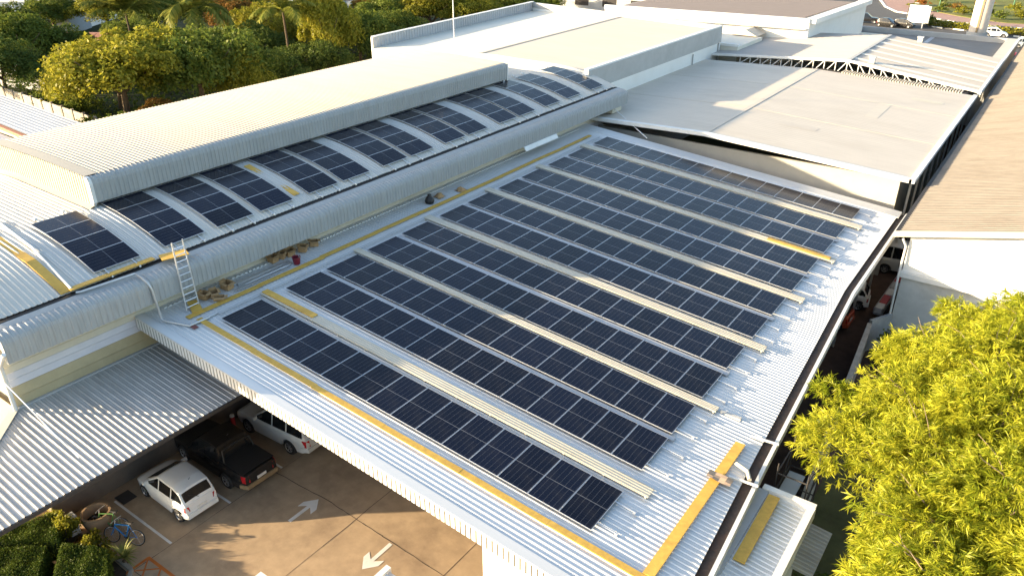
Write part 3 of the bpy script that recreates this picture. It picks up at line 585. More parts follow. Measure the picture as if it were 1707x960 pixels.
# front gable wall in horizontal boards
mb = MB(); z = 4.45
while z < 8.9:
    xs0 = max(20.75, 20.4+(z+.25-6.65)/.235+.25)
    mb.hexa([(xs0,26.55,z),(31,26.55,z),(31,26.8,z),(xs0,26.8,z),(xs0,26.585,z+.243),(31,26.585,z+.243),(31,26.8,z+.243),(xs0,26.8,z+.243)]); z += .243
wpart('boarded_wall', mb, WHITE, b7)
wpart('wall_ledge', MB().box(20.7,26.4,4.15,31,26.82,4.43), WHITEM, b7)
wpart('lower_wall', MB().box(20.8,26.6,0,31,26.8,4.15), mat('stained_shaded_render',(0.55,0.55,0.53),0.8,0,0.2,0.1,1.5,(0.33,0.32,0.29),0.5,0.6), b7)  # greyer than the boards above: cast shade put into the wall colour
wpart('side_wall', MB().box(21.0,26.8,0,21.1,108,6.5), GREYW, b7)
wpart('downpipe', MB().tube([(20.45,26.3,6.3),(20.66,26.42,5.9),(20.66,26.35,4.3),(20.75,26.5,0)],.06), WHITEM, b7, 'auto')
for k,(x,y,w_,m) in enumerate(((23.6,55,1.1,SKYL),(24.6,47,1.2,SKYL),(23.4,75,1.4,WHITEM),(23.0,66,1.6,WHITEM),(24.9,36.5,.9,LILAC))):
    wpart('roof_light', MB().hexa([(x,y,b7z(x)+.03),(x+w_,y,b7z(x+w_)+.03),(x+w_,y+.5,b7z(x+w_)+.03),(x,y+.5,b7z(x)+.03),(x,y,b7z(x)+.07),(x+w_,y,b7z(x+w_)+.07),(x+w_,y+.5,b7z(x+w_)+.07),(x,y+.5,b7z(x)+.07)]), m, b7)

# small low roof with parapet beside the near end of the hall
sr = thing('side_lean_to', 'small ribbed metal roof with white parapet rim beside the hall gutter', 'building', (21.3, 2, 0))
wpart('roof', corr([(20.75,4.72),(22.0,4.60)], -7, 5.55, .19, .03), GALV, sr)
wpart('parapet', MB().box(20.55,5.5,4.3,22.25,5.72,4.86).box(22.02,-7,4.3,22.25,5.5,4.80), WHITE, sr)
wpart('inner_flashing', MB().box(20.42,-7,4.5,20.78,5.5,4.80), LGREY, sr)
wpart('wall', MB().box(20.6,-7,0,22.0,5.5,4.55), CREAM, sr)
wpart('gutter', MB().box(21.93,-7,4.55,22.02,5.45,4.60), DARK, sr)

# low grey roof at the left and others far away
lr = thing('low_left_roof', 'low pale grey metal roof at the left edge behind the vaulted building', 'building', (-52, 15, 0))
wpart('roof', corr([(-62,3.9),(-42,3.9)], 12.9, 17.4, .4, .03, fn=lambda x,z,v: (x,v+(x+42)*-.055,z+.02*(v-12.9))), LGREY, lr)
wpart('wall', MB().box(-62,13.2,0,-42,16.8,3.8), CREAM, lr)
wpart('lower_roof', MB().quad((-64,8,3.2),(-42,8,3.2),(-42,12.6,3.3),(-64,13.2,3.3)), LGREY, lr)
wpart('brick_edge', MB().bar((-62,13.9,3.82),(-42,12.75,3.82),.35,.3), BRICK, lr)
fc = thing('boundary_wall', 'pale precast panel boundary wall with posts below the leftmost trees', 'wall', (-62, 23, 0))
a, b = Vector((-84,24.0,0)), Vector((-46,22.4,0)); n = 16
for k in range(n):
    p, q = a.lerp(b,k/n), a.lerp(b,(k+1)/n); wpart('wall_panel', MB().bar((p.x,p.y,2.15),(q.x,q.y,2.15),.1,2.15), mat('old_concrete',(0.36,0.34,0.30),0.85,0,0.2,0.12,1,(0.18,0.165,0.14),0.6,0.6), fc)
    wpart('wall_post', MB().box(p.x-.12,p.y-.12,0,p.x+.12,p.y+.12,2.3), BLOCK, fc)

# mast on the vaulted building
ms = thing('antenna_mast', 'thin white mast pole standing on the arched roof near its far end', 'mast', (-13.2, 31.2, zv(-13.2)))
meshobj('pole', MB().tube([(0,0,0),(0,0,12)],.045,8,.03), WHITEM, ms, 'auto'); meshobj('base_plate', MB().box(-.35,-.3,0,.35,.3,.07), STEEL, ms)
# billboard column by the road
bc = thing('billboard_column', 'thick pale column rising out of view beside the road', 'column', (14.2, 103.5, 0))
meshobj('shaft', MB().lathe([(1.05,0),(1.0,32)],n=24), PALEC, bc, True); meshobj('seam', MB().box(-.12,-1.10,0,.12,-.98,32), TAN, bc)
meshobj('collar', MB().lathe([(1.2,5.6),(1.2,6.3)],n=24), GREYW, bc)

# ================================================================== SOLAR PANELS
PW, PLN = 1.139, 1.995; PITCH = 1.154
ROWY = [0,3.26,5.57,8.19,10.59,13.5,15.89,18.74,21.1,24.03,26.37,29.66]
def frame_mb():
    m = MB(); w = .012; t = .035
    m.box(0,0,-t,PW,w,0).box(0,PLN-w,-t,PW,PLN,0).box(0,w,-t,w,PLN-w,0).box(PW-w,w,-t,PW,PLN-w,0); return m
proto = meshobj('solar_panel', frame_mb(), RAILM, None, local=True)
cells = meshobj('cell_sheet', MB().box(.012,.012,-.03,PW-.012,PLN-.012,-.004), CELLS, proto)
first = True
TH = R(4.9555)
for i, y in enumerate(ROWY):
    for k in range(15):
        if first: o = proto; first = False
        else: o = dup(proto, (0,0,0))
        x = k*PITCH*math.cos(TH)
        o.location = (x, y+.01, 7.0-math.sin(TH)*k*PITCH); o.rotation_euler = (random.uniform(-.002,.002), TH+random.uniform(-.002,.002), 0)
        tag(o, f'{ORD[k]} solar panel from the plank walkway, in the {ORD[i]} long row from the car park', 'solar panel', 'solar panels in long rows on the low hall roof')
COLS = ['first','second','third','fourth','fifth','sixth','seventh','eighth','ninth','tenth','eleventh','twelfth','thirteenth','fourteenth','fifteenth']
for c, y in enumerate(CY):
    x = -3.30
    for k in range(4):
        # step up the arch one panel at a time
        th = math.atan2(zv(x-PITCH*.97)-zv(x), PITCH*.97); x2 = x-PITCH*math.cos(th)
        o = dup(proto, (x2, y+.0, zv(x2)+.135)); o.rotation_euler = (0, math.atan2(zv(x2)-zv(x), x-x2), 0); o.scale = (1,.95,1)
        tag(o, f'{ORD[k]} solar panel up from the eave, in the {COLS[c]} column on the arched roof', 'solar panel', 'solar panels in short columns on the arched roof')
        x = x2
# rails with end clamps under the panels
def rail(length):
    m = MB().box(0,-.02,-.08,length,.02,-.04); return m
rp = meshobj('mounting_rail', rail(18.22), RAILM, None, local=True)
for c in (16.0,17.75,18.3): pass
clip = MB().box(18.12,-.022,-.135,18.2,.022,-.045)
meshobj('end_clamp', clip, RAILM, rp); meshobj('clamp_foot', MB().box(18.2,-.06,-.137,18.24,.06,-.125), RAILM, rp)
first = True
for i, y in enumerate(ROWY):
    for e, (q, wd) in enumerate(((.42,'nearer'),(1.52,'farther'))):
        o = rp if first else dup(rp, (0,0,0)); first = False
        ex = random.uniform(-.12,.12); xx = -.15+ex
        o.location = (xx*math.cos(TH), y+q, 7.0-math.sin(TH)*xx); o.rotation_euler = (0,TH,0)
        tag(o, f'{wd} silver rail of the two under the {ORD[i]} long panel row from the car park', 'rail', 'mounting rails under the long panel rows')
def vrail_mb():
    m = MB(); xs = np.linspace(-2.92,-8.35,14)
    for a_,b_ in zip(xs,xs[1:]): m.bar((a_,0,zv(a_)+.085),(b_,0,zv(b_)+.085),.04,.04)
    return m
vr = meshobj('mounting_rail', vrail_mb(), RAILM, None, local=True)
meshobj('end_clamp', MB().box(-2.92,-.03,zv(-2.95)+.02,-2.84,.03,zv(-2.95)+.10), WHITEM, vr); meshobj('clamp_foot', MB().box(-3.04,-.13,zv(-3.0)+.035,-2.98,.13,zv(-3.0)+.055), WHITEM, vr)
meshobj('top_clamp', MB().box(-8.38,-.06,zv(-8.3)+.03,-8.22,.06,zv(-8.3)+.15), WHITEM, vr)
first = True
for c, y in enumerate(CY):
    for q, wd in ((.42,'nearer'),(1.55,'farther')):
        o = vr if first else dup(vr, (0,0,0)); first = False
        o.location = (random.uniform(-.06,.06), y+q, 0)
        tag(o, f'{wd} silver rail of the two under the {COLS[c]} panel column on the arched roof', 'rail', 'mounting rails under the arched roof panel columns')

# ------------------------------------------------------------------ raised fibreglass walkways between the pairs of rows
def walkway(y, x0, x1, w, label):
    t = thing('roof_walkway', label, 'walkway', (0,y,0), 0, 'beige walkways between the panel rows')
    m = MB(); n = 4; ww = w/(2*n-1)*1.0
    m.hexa([(x0,0,rz_(x0,-.03)),(x1,0,rz_(x1,-.03)),(x1,w,rz_(x1,-.03)),(x0,w,rz_(x0,-.03)),(x0,0,rz_(x0,.0)),(x1,0,rz_(x1,.0)),(x1,w,rz_(x1,.0)),(x0,w,rz_(x0,.0))])
    for k in range(4):
        c = w*(k+.5)/4
        m.hexa([(x0,c-.02,rz_(x0,0)),(x1,c-.02,rz_(x1,0)),(x1,c+.02,rz_(x1,0)),(x0,c+.02,rz_(x0,0)),(x0,c-.02,rz_(x0,.009)),(x1,c-.02,rz_(x1,.009)),(x1,c+.02,rz_(x1,.009)),(x0,c+.02,rz_(x0,.009))])
    meshobj('deck', m, WALKM, t)
    b = MB()
    for k in range(13):
        x = x0+.1+(x1-x0-.2)*k/12; b.box(x-.03,.02,rz_(x,RB),x+.03,.05,rz_(x,-.03)).box(x-.03,w-.05,rz_(x,RB),x+.03,w-.02,rz_(x,-.03))
    meshobj('support', b, WALKM, t)
GAPS = [(0,2.28,.46,'first'),(2,7.72,.36,'second'),(4,12.80,.48,'third'),(6,18.02,.48,'fourth'),(8,23.27,.50,'fifth'),(10,28.62,.60,'sixth')]
for (i,y,w,nm) in GAPS: walkway(y, -.45, 17.95, w, f'long beige fibreglass walkway in the {nm} wide gap between panel rows from the car park')
# cable trays in the narrow gaps
for i,nm in ((1,'first'),(3,'second'),(5,'third'),(7,'fourth'),(9,'fifth')):
    y = ROWY[i]+2.0+.06; w = ROWY[i+1]-ROWY[i]-2.0-.12
    m = MB().hexa([(0,y,rz_(0,-.11)),(17.4,y,rz_(17.4,-.11)),(17.4,y+w,rz_(17.4,-.11)),(0,y+w,rz_(0,-.11)),(0,y,rz_(0,-.055)),(17.4,y,rz_(17.4,-.055)),(17.4,y+w,rz_(17.4,-.055)),(0,y+w,rz_(0,-.055))])
    tag(meshobj('cable_tray', m, LGREY), f'slim pale cable tray in the {nm} narrow gap between paired panel rows', 'cable tray', 'cable trays in the narrow gaps')

# ------------------------------------------------------------------ yellow planks
def plank(a, b, w, label, th=.04, up=(0,0,1), m=None):
    mb = MB().bar(a, b, w, th, up); return tag(meshobj('plank', mb, m or PLANKM), label, 'plank', 'yellow boards laid on the roofs')
def rp_(x,y,o=-.085): return (x,y,rz_(x,o))
long_ = thing('plank_walkway', 'long yellow plank walkway along the upper edge of the hall roof beside the fascia', 'walkway', rp_(-1.1,15))
for k in range(9):
    y0 = -.75+k*3.55
    wpart('board', MB().bar(rp_(-1.12+random.uniform(-.03,.03),y0,-.08),rp_(-1.10+random.uniform(-.03,.03),y0+3.6,-.078+.004*(k%2)),.26,.035), PLANKM, long_)
fr_ = thing('plank_walkway', 'long yellow plank walkway along the car park edge of the hall roof', 'walkway', rp_(9,-.5))
for k in range(6):
    x0 = -.75+k*3.35
    wpart('board', MB().bar(rp_(x0,-.50+random.uniform(-.02,.02),-.08),rp_(x0+3.4,-.48+random.uniform(-.02,.02),-.078+.004*(k%2)),.24,.035), PLANKM, fr_)
plank(rp_(-.42,2.52,.05), rp_(2.65,2.56,.05), .30, 'short yellow plank on the beige walkway beside the first panel row, car park end')
plank(rp_(14.4,23.52,.06), rp_(17.7,23.52,.06), .30, 'yellow plank at the lower end of the fifth beige walkway')
plank((19.28,-.35,rz_(19.3,-.05)), (19.28,6.75,rz_(19.3,-.05)), .34, 'yellow plank lying across the ribs near the right gutter under the cardboard')
plank((21.05,2.05,4.84), (21.0,5.35,4.84), .36, 'yellow plank lying on the small lean-to roof beside the gutter')
plank(rp_(-2.05,.12,-.05), rp_(-1.15,-.25,-.05), .42, 'short yellow board at the foot of the ladder', .03)
plank((-2.95,-4.15,zv(-2.95)+.09), (-5.2,-4.15,zv(-5.2)+.09), .36, 'lower of the two yellow planks lying up the arched roof at its near end')
plank((-5.22,-4.15,zv(-5.2)+.09), (-8.6,-4.2,zv(-8.6)+.10), .36, 'upper of the two yellow planks lying up the arched roof at its near end')
plank((-3.0,-4.0,zv(-3.0)+.11), (-3.0,-.6,zv(-3.0)+.11), .28, 'yellow plank along the foot of the nearest arched roof panel column')
plank((-2.72,-.45,9.12), (-2.40,.55,9.12), .62, 'square yellow board at the head of the ladder on the roof edge', .03)
plank((-3.6,7.35,zv(-3.6)+.10), (-7.2,7.35,zv(-7.2)+.10), .34, 'yellow plank between panel columns midway along the arched roof')

# ------------------------------------------------------------------ ladder
ld = thing('ladder', 'aluminium ladder leaning from the hall roof up to the arched roof edge', 'ladder', rp_(-1.72,-.2))
A0, A1 = Vector((-1.60,-.45,rz_(-1.60,-.12))), Vector((-1.60,.12,rz_(-1.60,-.12)))
B0, B1 = Vector((-1.84,-.33,9.95)), Vector((-1.84,.14,9.95))
for p, q in ((A0,B0),(A1,B1)): wpart('stile', MB().tube([p,q],.032,6), RAILM, ld, 'auto')
for k in range(10):
    t = (k+.5)/10.5; wpart('rung', MB().tube([A0.lerp(B0,t),A1.lerp(B1,t)],.02,6), RAILM, ld, 'auto')
# conduits
pt = [(-9.4,-3.42,zv(-9.4)+.1),(-6,-3.68,zv(-6)+.1),(-3.0,-3.92,zv(-3)+.1)]
tag(meshobj('cable_conduit', MB().tube(pt,.055,8), WHITEM, None, 'auto'), 'white conduit running up the arched roof beside the yellow planks', 'conduit')
pt = [(-2.75,-3.9,9.0),(-2.68,-3.75,8.99),(-2.45,-1.75,9.0),(-2.1,-1.68,8.90),(-1.88,-1.62,8.72),(-1.77,-1.58,8.45),(-1.70,-1.5,rz_(-1.7,-.1)+.1),(-1.5,-1.45,rz_(-1.5,-.08)),(-.55,-1.05,rz_(-.55,-.08)),(-.5,-.2,rz_(-.5,-.06))]
tag(meshobj('cable_conduit', MB().tube(pt,.05,8), STEEL, None, 'auto'), 'grey conduit bending over the rolled fascia down to the hall roof', 'conduit')
pt = [(-.42,.2,rz_(-.42,-.05)),(-.38,31.2,rz_(-.38,-.05))]
tag(meshobj('cable_conduit', MB().tube(pt,.04,6), LGREY, None, 'auto'), 'pale conduit running the length of the hall roof beside the long plank walkway', 'conduit')

# ------------------------------------------------------------------ things left on the roof
def carton(name, x, y, w, d, h, rz, label, tip=0):
    t = thing(name, label, 'box', (x,y,rz_(x,-.13)), rz, 'open cartons on the roof by the fascia'); t.rotation_euler = (tip,TH,rz)
    m = MB(); k = .012
    m.box(-w/2,-d/2,0,w/2,d/2,k).box(-w/2,-d/2,k,w/2,-d/2+k,h).box(-w/2,d/2-k,k,w/2,d/2,h).box(-w/2,-d/2+k,k,-w/2+k,d/2-k,h).box(w/2-k,-d/2+k,k,w/2,d/2-k,h)
    meshobj('box_body', m, CARD, t)
    for sx, ang in ((1,.6),(-1,.9)):
        f = MB(); f.quad((sx*w/2,-d/2,h),(sx*w/2,d/2,h),(sx*(w/2+w*.4*math.cos(ang)),d/2,h+w*.4*math.sin(ang)-.1),(sx*(w/2+w*.4*math.cos(ang)),-d/2,h+w*.4*math.sin(ang)-.1)); meshobj('flap', f, CARD, t)
    for sy in (1,-1):
        f = MB(); f.quad((-w/2,sy*d/2,h),(w/2,sy*d/2,h),(w/2,sy*(d/2+.1),h-.03),(-w/2,sy*(d/2+.1),h-.03)); meshobj('flap', f, CARD, t)
    meshobj('box_inside', MB().quad((-w/2+k,-d/2+k,k+.02),(w/2-k,-d/2+k,k+.02),(w/2-k,d/2-k,k+.02),(-w/2+k,d/2-k,k+.02)), CARDIN, t)
    return t
for (x,y,w,d,h,r_,lb) in ((-1.95,.62,.36,.30,.28,.3,'dark open carton next to the foot of the ladder'),(-1.78,.98,.4,.32,.26,-.4,'crumpled open carton just past the ladder carton'),(-1.42,.95,.42,.28,.16,.9,'flattened carton touching the plank walkway near the ladder'),(-1.95,1.75,.42,.36,.3,.2,'lone open carton between the ladder and the bundles of rails'),
    (-2.45,4.62,.36,.36,.32,.1,'first open carton of the row of three beside the fascia'),(-2.42,5.12,.28,.34,.3,.5,'middle narrow carton of the row of three beside the fascia'),(-2.40,5.55,.4,.36,.3,-.2,'third open carton of the row of three beside the fascia'),(-2.25,6.2,.36,.32,.3,.6,'carton with raised flaps just past the maroon bucket'),(-2.32,6.95,.38,.34,.26,1.0,'farthest carton of the group beside the fascia')):
    carton('carton', x, y, w, d, h, r_, lb)
for (x,y,lb) in ((-1.78,15.65,'small crushed brown paper heap just past the black bag'),(-1.5,17.2,'small crushed brown carton heap touching the long plank walkway')):
    m = MB(); v = []
    m.grid(lambda u,w: (x+(u-3)*.09+random.uniform(-.03,.03), y+(w-3)*.09+random.uniform(-.03,.03), rz_(x,-.13)+max(0,.22-.03*((u-3)**2+(w-3)**2))+random.uniform(0,.05)), range(7), range(7))
    tag(meshobj('crushed_carton', m, CARD), lb, 'box')
bk = thing('bucket', 'maroon plastic bucket standing beside the long plank walkway', 'bucket', (-1.5,5.2,rz_(-1.5,-.13)))
meshobj('bucket_body', MB().lathe([(.0,.0),(.15,.0),(.19,.34),(.205,.34),(.2,.36),(.18,.35),(.14,.02),(0,.02)],n=18), MAROON, bk, 'auto')
meshobj('bucket_handle', MB().tube([(.2*math.cos(t),.02,.35+.16*math.sin(t)) for t in np.linspace(0,math.pi,9)],.008,5), STEEL, bk)
m = MB().lathe([(.0,0),(.26,.02),(.28,.15),(.2,.33),(.08,.44),(.1,.5),(.03,.52)],n=14); m.v = [(a_+random.uniform(-.03,.03),b_+random.uniform(-.03,.03),c_) for a_,b_,c_ in m.v]
o = meshobj('rubbish_bag', m, BLACKB, None, True); o.location = (-1.62,14.65,rz_(-1.62,-.13)); tag(o,'black rubbish bag standing between the fascia and the long plank walkway','bag')
for k,(x,y0,y1,lb) in enumerate(((-1.95,2.1,4.9,'bundle of silver rails lying nearest the fascia'),(-1.72,2.3,5.0,'middle bundle of silver rails beside the plank walkway'),(-1.5,1.9,4.6,'bundle of silver rails lying nearest the plank walkway'))):
    t = thing('rail_bundle', lb, 'rail bundle', (x,(y0+y1)/2,rz_(x,-.13)), 0, 'bundles of spare rails on the roof')
    for j in range(4): wpart('loose_rail', MB().bar((x+j*.055-.08,y0+random.uniform(-.2,.2),rz_(x,-.13)+.06),(x+j*.055-.08+random.uniform(-.03,.03),y1+random.uniform(-.2,.2),rz_(x,-.13)+.06),.038,.04), RAILM, t)
tag(meshobj('cardboard_sheet', MB().grid(lambda u,v: (19.0+u*.2, 4.38+v*.13, rz_(19.0+u*.2,-.02)+.03+.02*math.sin(u*2+v)), range(5), range(4)), mat('pale_card',(0.45,0.32,0.22),0.85)), 'torn brown cardboard sheet lying over the yellow plank near the gutter', 'cardboard')
tag(meshobj('fascia_offcut', MB().hexa([(-1.72,24.0,7.62),(-1.60,24.0,7.58),(-1.60,27.8,7.58),(-1.72,27.8,7.62),(-1.82,24.0,7.82),(-1.76,24.0,7.82),(-1.76,27.8,7.82),(-1.82,27.8,7.82)]), WHITEM), 'white metal strip hanging below the far part of the rolled fascia', 'metal strip')
tag(meshobj('yellow_tube', MB().tube([(19.55,5.6,rz_(19.55,.0)),(20.0,5.45,rz_(20,.02)),(20.2,5.1,rz_(20.2,.02))],.07,8), CREAM, None, 'auto'), 'short cream pipe elbow lying at the gutter beside the plank end', 'pipe')
tag(meshobj('safety_sign', MB().bar((-.55,-.95,rz_(-.5,-.1)),(-.25,-.95,rz_(-.25,-.1)),.2,.02), mat('dull_red',(0.2,0.07,0.06),0.7)), 'small dull red plate lying on the roof corner by the planks', 'plate')
for k,(y,lb) in enumerate(((4.95,'nearer white bracket arm sticking out over the gutter at the plank end'),(7.4,'farther white bracket arm sticking out over the gutter past the plank end'))):
    tag(meshobj('bracket_arm', MB().bar((redge(y)-.45,y,gz(y)+.14),(redge(y)+.5,y+.1,gz(y)+.14),.07,.06), WHITEM), lb, 'bracket', 'white bracket arms over the gutter')
tag(meshobj('stay_wire', MB().tube([(-1.9,36.2,7.7),(2.3,33.25,6.9)],.035,6), WHITEM, None, 'auto'), 'white diagonal stay rod at the far corner between the fascia and the hall roof', 'stay rod')
tag(meshobj('fascia_bracket', MB().box(-2.6,35.8,7.45,-1.9,37.2,7.75), CREAM), 'cream steel bracket under the far end of the rolled fascia', 'bracket')

# scaffold in the gap on the right
sc = thing('scaffold', 'dark tube scaffold frame between the hall gutter and the feathery tree', 'scaffold', (21.2,7.6,0))
def sct(name, a, b, m=STEEL, r=.025): wpart(name, MB().tube([a,b],r,6), m, sc)
SX, SY = (20.75,21.75), (6.3,8.1)
for x in SX:
    for y in SY: sct('upright', (x,y,0), (x,y,5.4), DARK)
for z in (3.2,4.1,5.0):
    for x in SX: sct('ledger', (x,SY[0],z), (x,SY[1],z), DARK)
    for y in SY: sct('ledger', (SX[0],y,z), (SX[1],y,z), DARK)
sct('brace', (SX[0],SY[0],3.2), (SX[0],SY[1],5.0), DARK); sct('brace', (SX[1],SY[0],3.2), (SX[1],SY[1],5.0), DARK)
wpart('platform', MB().box(20.8,6.4,3.9,21.35,8.0,3.94), LGREY, sc)
wpart('platform', MB().box(21.4,6.4,3.5,21.7,7.2,3.54), LGREY, sc)
tag(meshobj('low_shed_roof', corr([(21.6,2.6),(22.7,2.5)],5.0,7.4,.19,.03), CANO), 'small grey ribbed sheet roof below the scaffold', 'roof')
# alley wall
wl = thing('alley_wall', 'rough grey block wall between the alley and the feathery tree', 'wall', (20.6,18,0))
wpart('block_face', MB().bar((20.05,25.0,1.7),(22.4,-6,1.7),.18,1.7), BLOCK, wl)
wpart('coping', MB().bar((20.05,25.0,1.77),(22.4,-6,1.77),.24,.07), mat('coping',(0.34,0.31,0.27),0.85,0,0.2,0.2,3), wl)
tag(meshobj('block_wall_return', MB().bar((20.05,25.1,1.9),(20.8,26.5,1.9),.18,2.0), mat('grey_block',(0.34,0.34,0.34),0.9,0,0.2,0.15,3)), 'short grey block wall joining the alley wall to the white gable', 'wall')
def acunit(x,y,z,lb):
    t = thing('air_conditioner', lb, 'air conditioner', (x,y,z), R(8), 'outdoor air conditioner units in the alley')
    t.scale=(.6,.6,.6); meshobj('casing', MB().box(-.2,-.42,0,.2,.42,.55), WHITEM, t); meshobj('fan_grille', MB().lathe([(0,0),(.2,0),(.22,.012)],c=(0.0,0,0),n=16,axis='y'), DARK, t).location = (0,.43,.28)
    meshobj('pipe', MB().tube([(.1,.3,.3),(.35,.5,.6),(.35,.9,.7)],.03,6), WHITEM, t); meshobj('bracket', MB().box(-.25,-.38,-.06,.2,-.32,0).box(-.25,.32,-.06,.2,.38,0), STEEL, t)
acunit(20.35,14.2,1.7,'upper white air conditioner box in the alley left of the feathery tree'); acunit(22.35,4.3,1.6,'lower white air conditioner box below the lean-to roof')

# ================================================================== FOLIAGE
def quads_mesh(name, P, mname, tone=None):
    """P: (n,4,3) array of quad corners"""
    n = P.shape[0]; me = bpy.data.meshes.new(name); me.vertices.add(n*4); me.vertices.foreach_set('co', P.reshape(-1).astype(np.float32))
    me.loops.add(n*4); me.loops.foreach_set('vertex_index', np.arange(n*4, dtype=np.int32)); me.polygons.add(n)
    me.polygons.foreach_set('loop_start', np.arange(0,n*4,4,dtype=np.int32)); me.polygons.foreach_set('loop_total', np.full(n,4,dtype=np.int32))
    me.update(calc_edges=True); me.materials.append(mname)
    if tone is not None:
        at = me.attributes.new('frond_tone', 'FLOAT', 'FACE'); at.data.foreach_set('value', tone.astype(np.float32))
    return me
def unit(a): return a/np.maximum(np.linalg.norm(a,axis=-1,keepdims=True),1e-6)
def leaves(C, N, size, aspect=0.5, jit=0.8):
    n = len(C); d = unit(rng.normal(size=(n,3))+N*0.0); nn = unit(N+jit*rng.normal(size=(n,3))); t = unit(np.cross(nn,d)); b = np.cross(nn,t)
    s = size*rng.uniform(.6,1.4,size=(n,1)); w = s*aspect
    return np.stack([C-t*s*.5, C+b*w*.5+t*s*.05, C+t*s*.5-nn*s*.12, C-b*w*.5+t*s*.05],1)
def lobes_crown(Rr, H, z0, nl, per, size, asp=.55, flat=1.0, seed=0):
    r = np.random.default_rng(seed); out = []
    for k in range(nl):
        u = unit(r.normal(size=3)); u[2] = abs(u[2])*1.25-.45; rad = r.uniform(.35,.92)
        c = np.array([u[0]*Rr*rad, u[1]*Rr*rad, z0+H*.45+u[2]*H*.45*rad]); lr = Rr*r.uniform(.17,.38)
        d = unit(rng.normal(size=(per,3))); d[:,2] = np.where(d[:,2]<-.35,-d[:,2],d[:,2])
        rr = lr*(1-np.abs(rng.normal(0,.16,size=(per,1)))) * (1+.18*np.sin(d[:,:1]*7+k)*np.cos(d[:,1:2]*6))
        out.append(leaves(c+d*rr*np.array([1,1,flat]), d, size, asp))
    return np.concatenate(out)
def trunk_mb(h, r, Rr, n=6, seed=0):
    q = random.Random(seed); m = MB(); m.tube([(0,0,0),(q.uniform(-.2,.2),q.uniform(-.2,.2),h*.35),(q.uniform(-.3,.3),q.uniform(-.3,.3),h*.6)],r,8,r*.6)
    for k in range(n):
        a = 2*math.pi*k/n+q.uniform(-.4,.4); m.tube([(0,0,h*.4),(math.cos(a)*Rr*.35,math.sin(a)*Rr*.35,h*.65),(math.cos(a)*Rr*.75,math.sin(a)*Rr*.75,h*.9)],r*.45,6,r*.12)
    return m
def tree_proto(name, kind, m, Rr, H, nl, per, size, seed, asp=.55):
    t = thing(name, kind, 'tree'); c = bpy.data.objects.new('crown', quads_mesh('crown', lobes_crown(Rr,H,H*.08,nl,per,size,asp,seed=seed), m)); COL.objects.link(c); c.parent = t
    meshobj('trunk', trunk_mb(H*.8,.22,Rr,6,seed), WOOD, t); return t
PROT = {}; SHR = []
def plant_tree(key, name, m, x, y, h, r, label, seed=1, per=520, nl=34, size=.34, group='trees behind the buildings'):
    if key not in PROT:
        PROT[key] = tree_proto(name, label, m, 4.5, 7.5, nl, per, size, seed); o = PROT[key]; o.location = (x,y,0); o.rotation_euler = (0,0,rng.uniform(0,6)); o.scale = (r/4.5,r/4.5,h/7.5)
    else: o = dup(PROT[key], (x,y,0), float(rng.uniform(0,6)), label, None, (r/4.5,r/4.5,h/7.5))
    o['label'] = label; o['category'] = 'tree'; o['group'] = group; o.name = name; return o
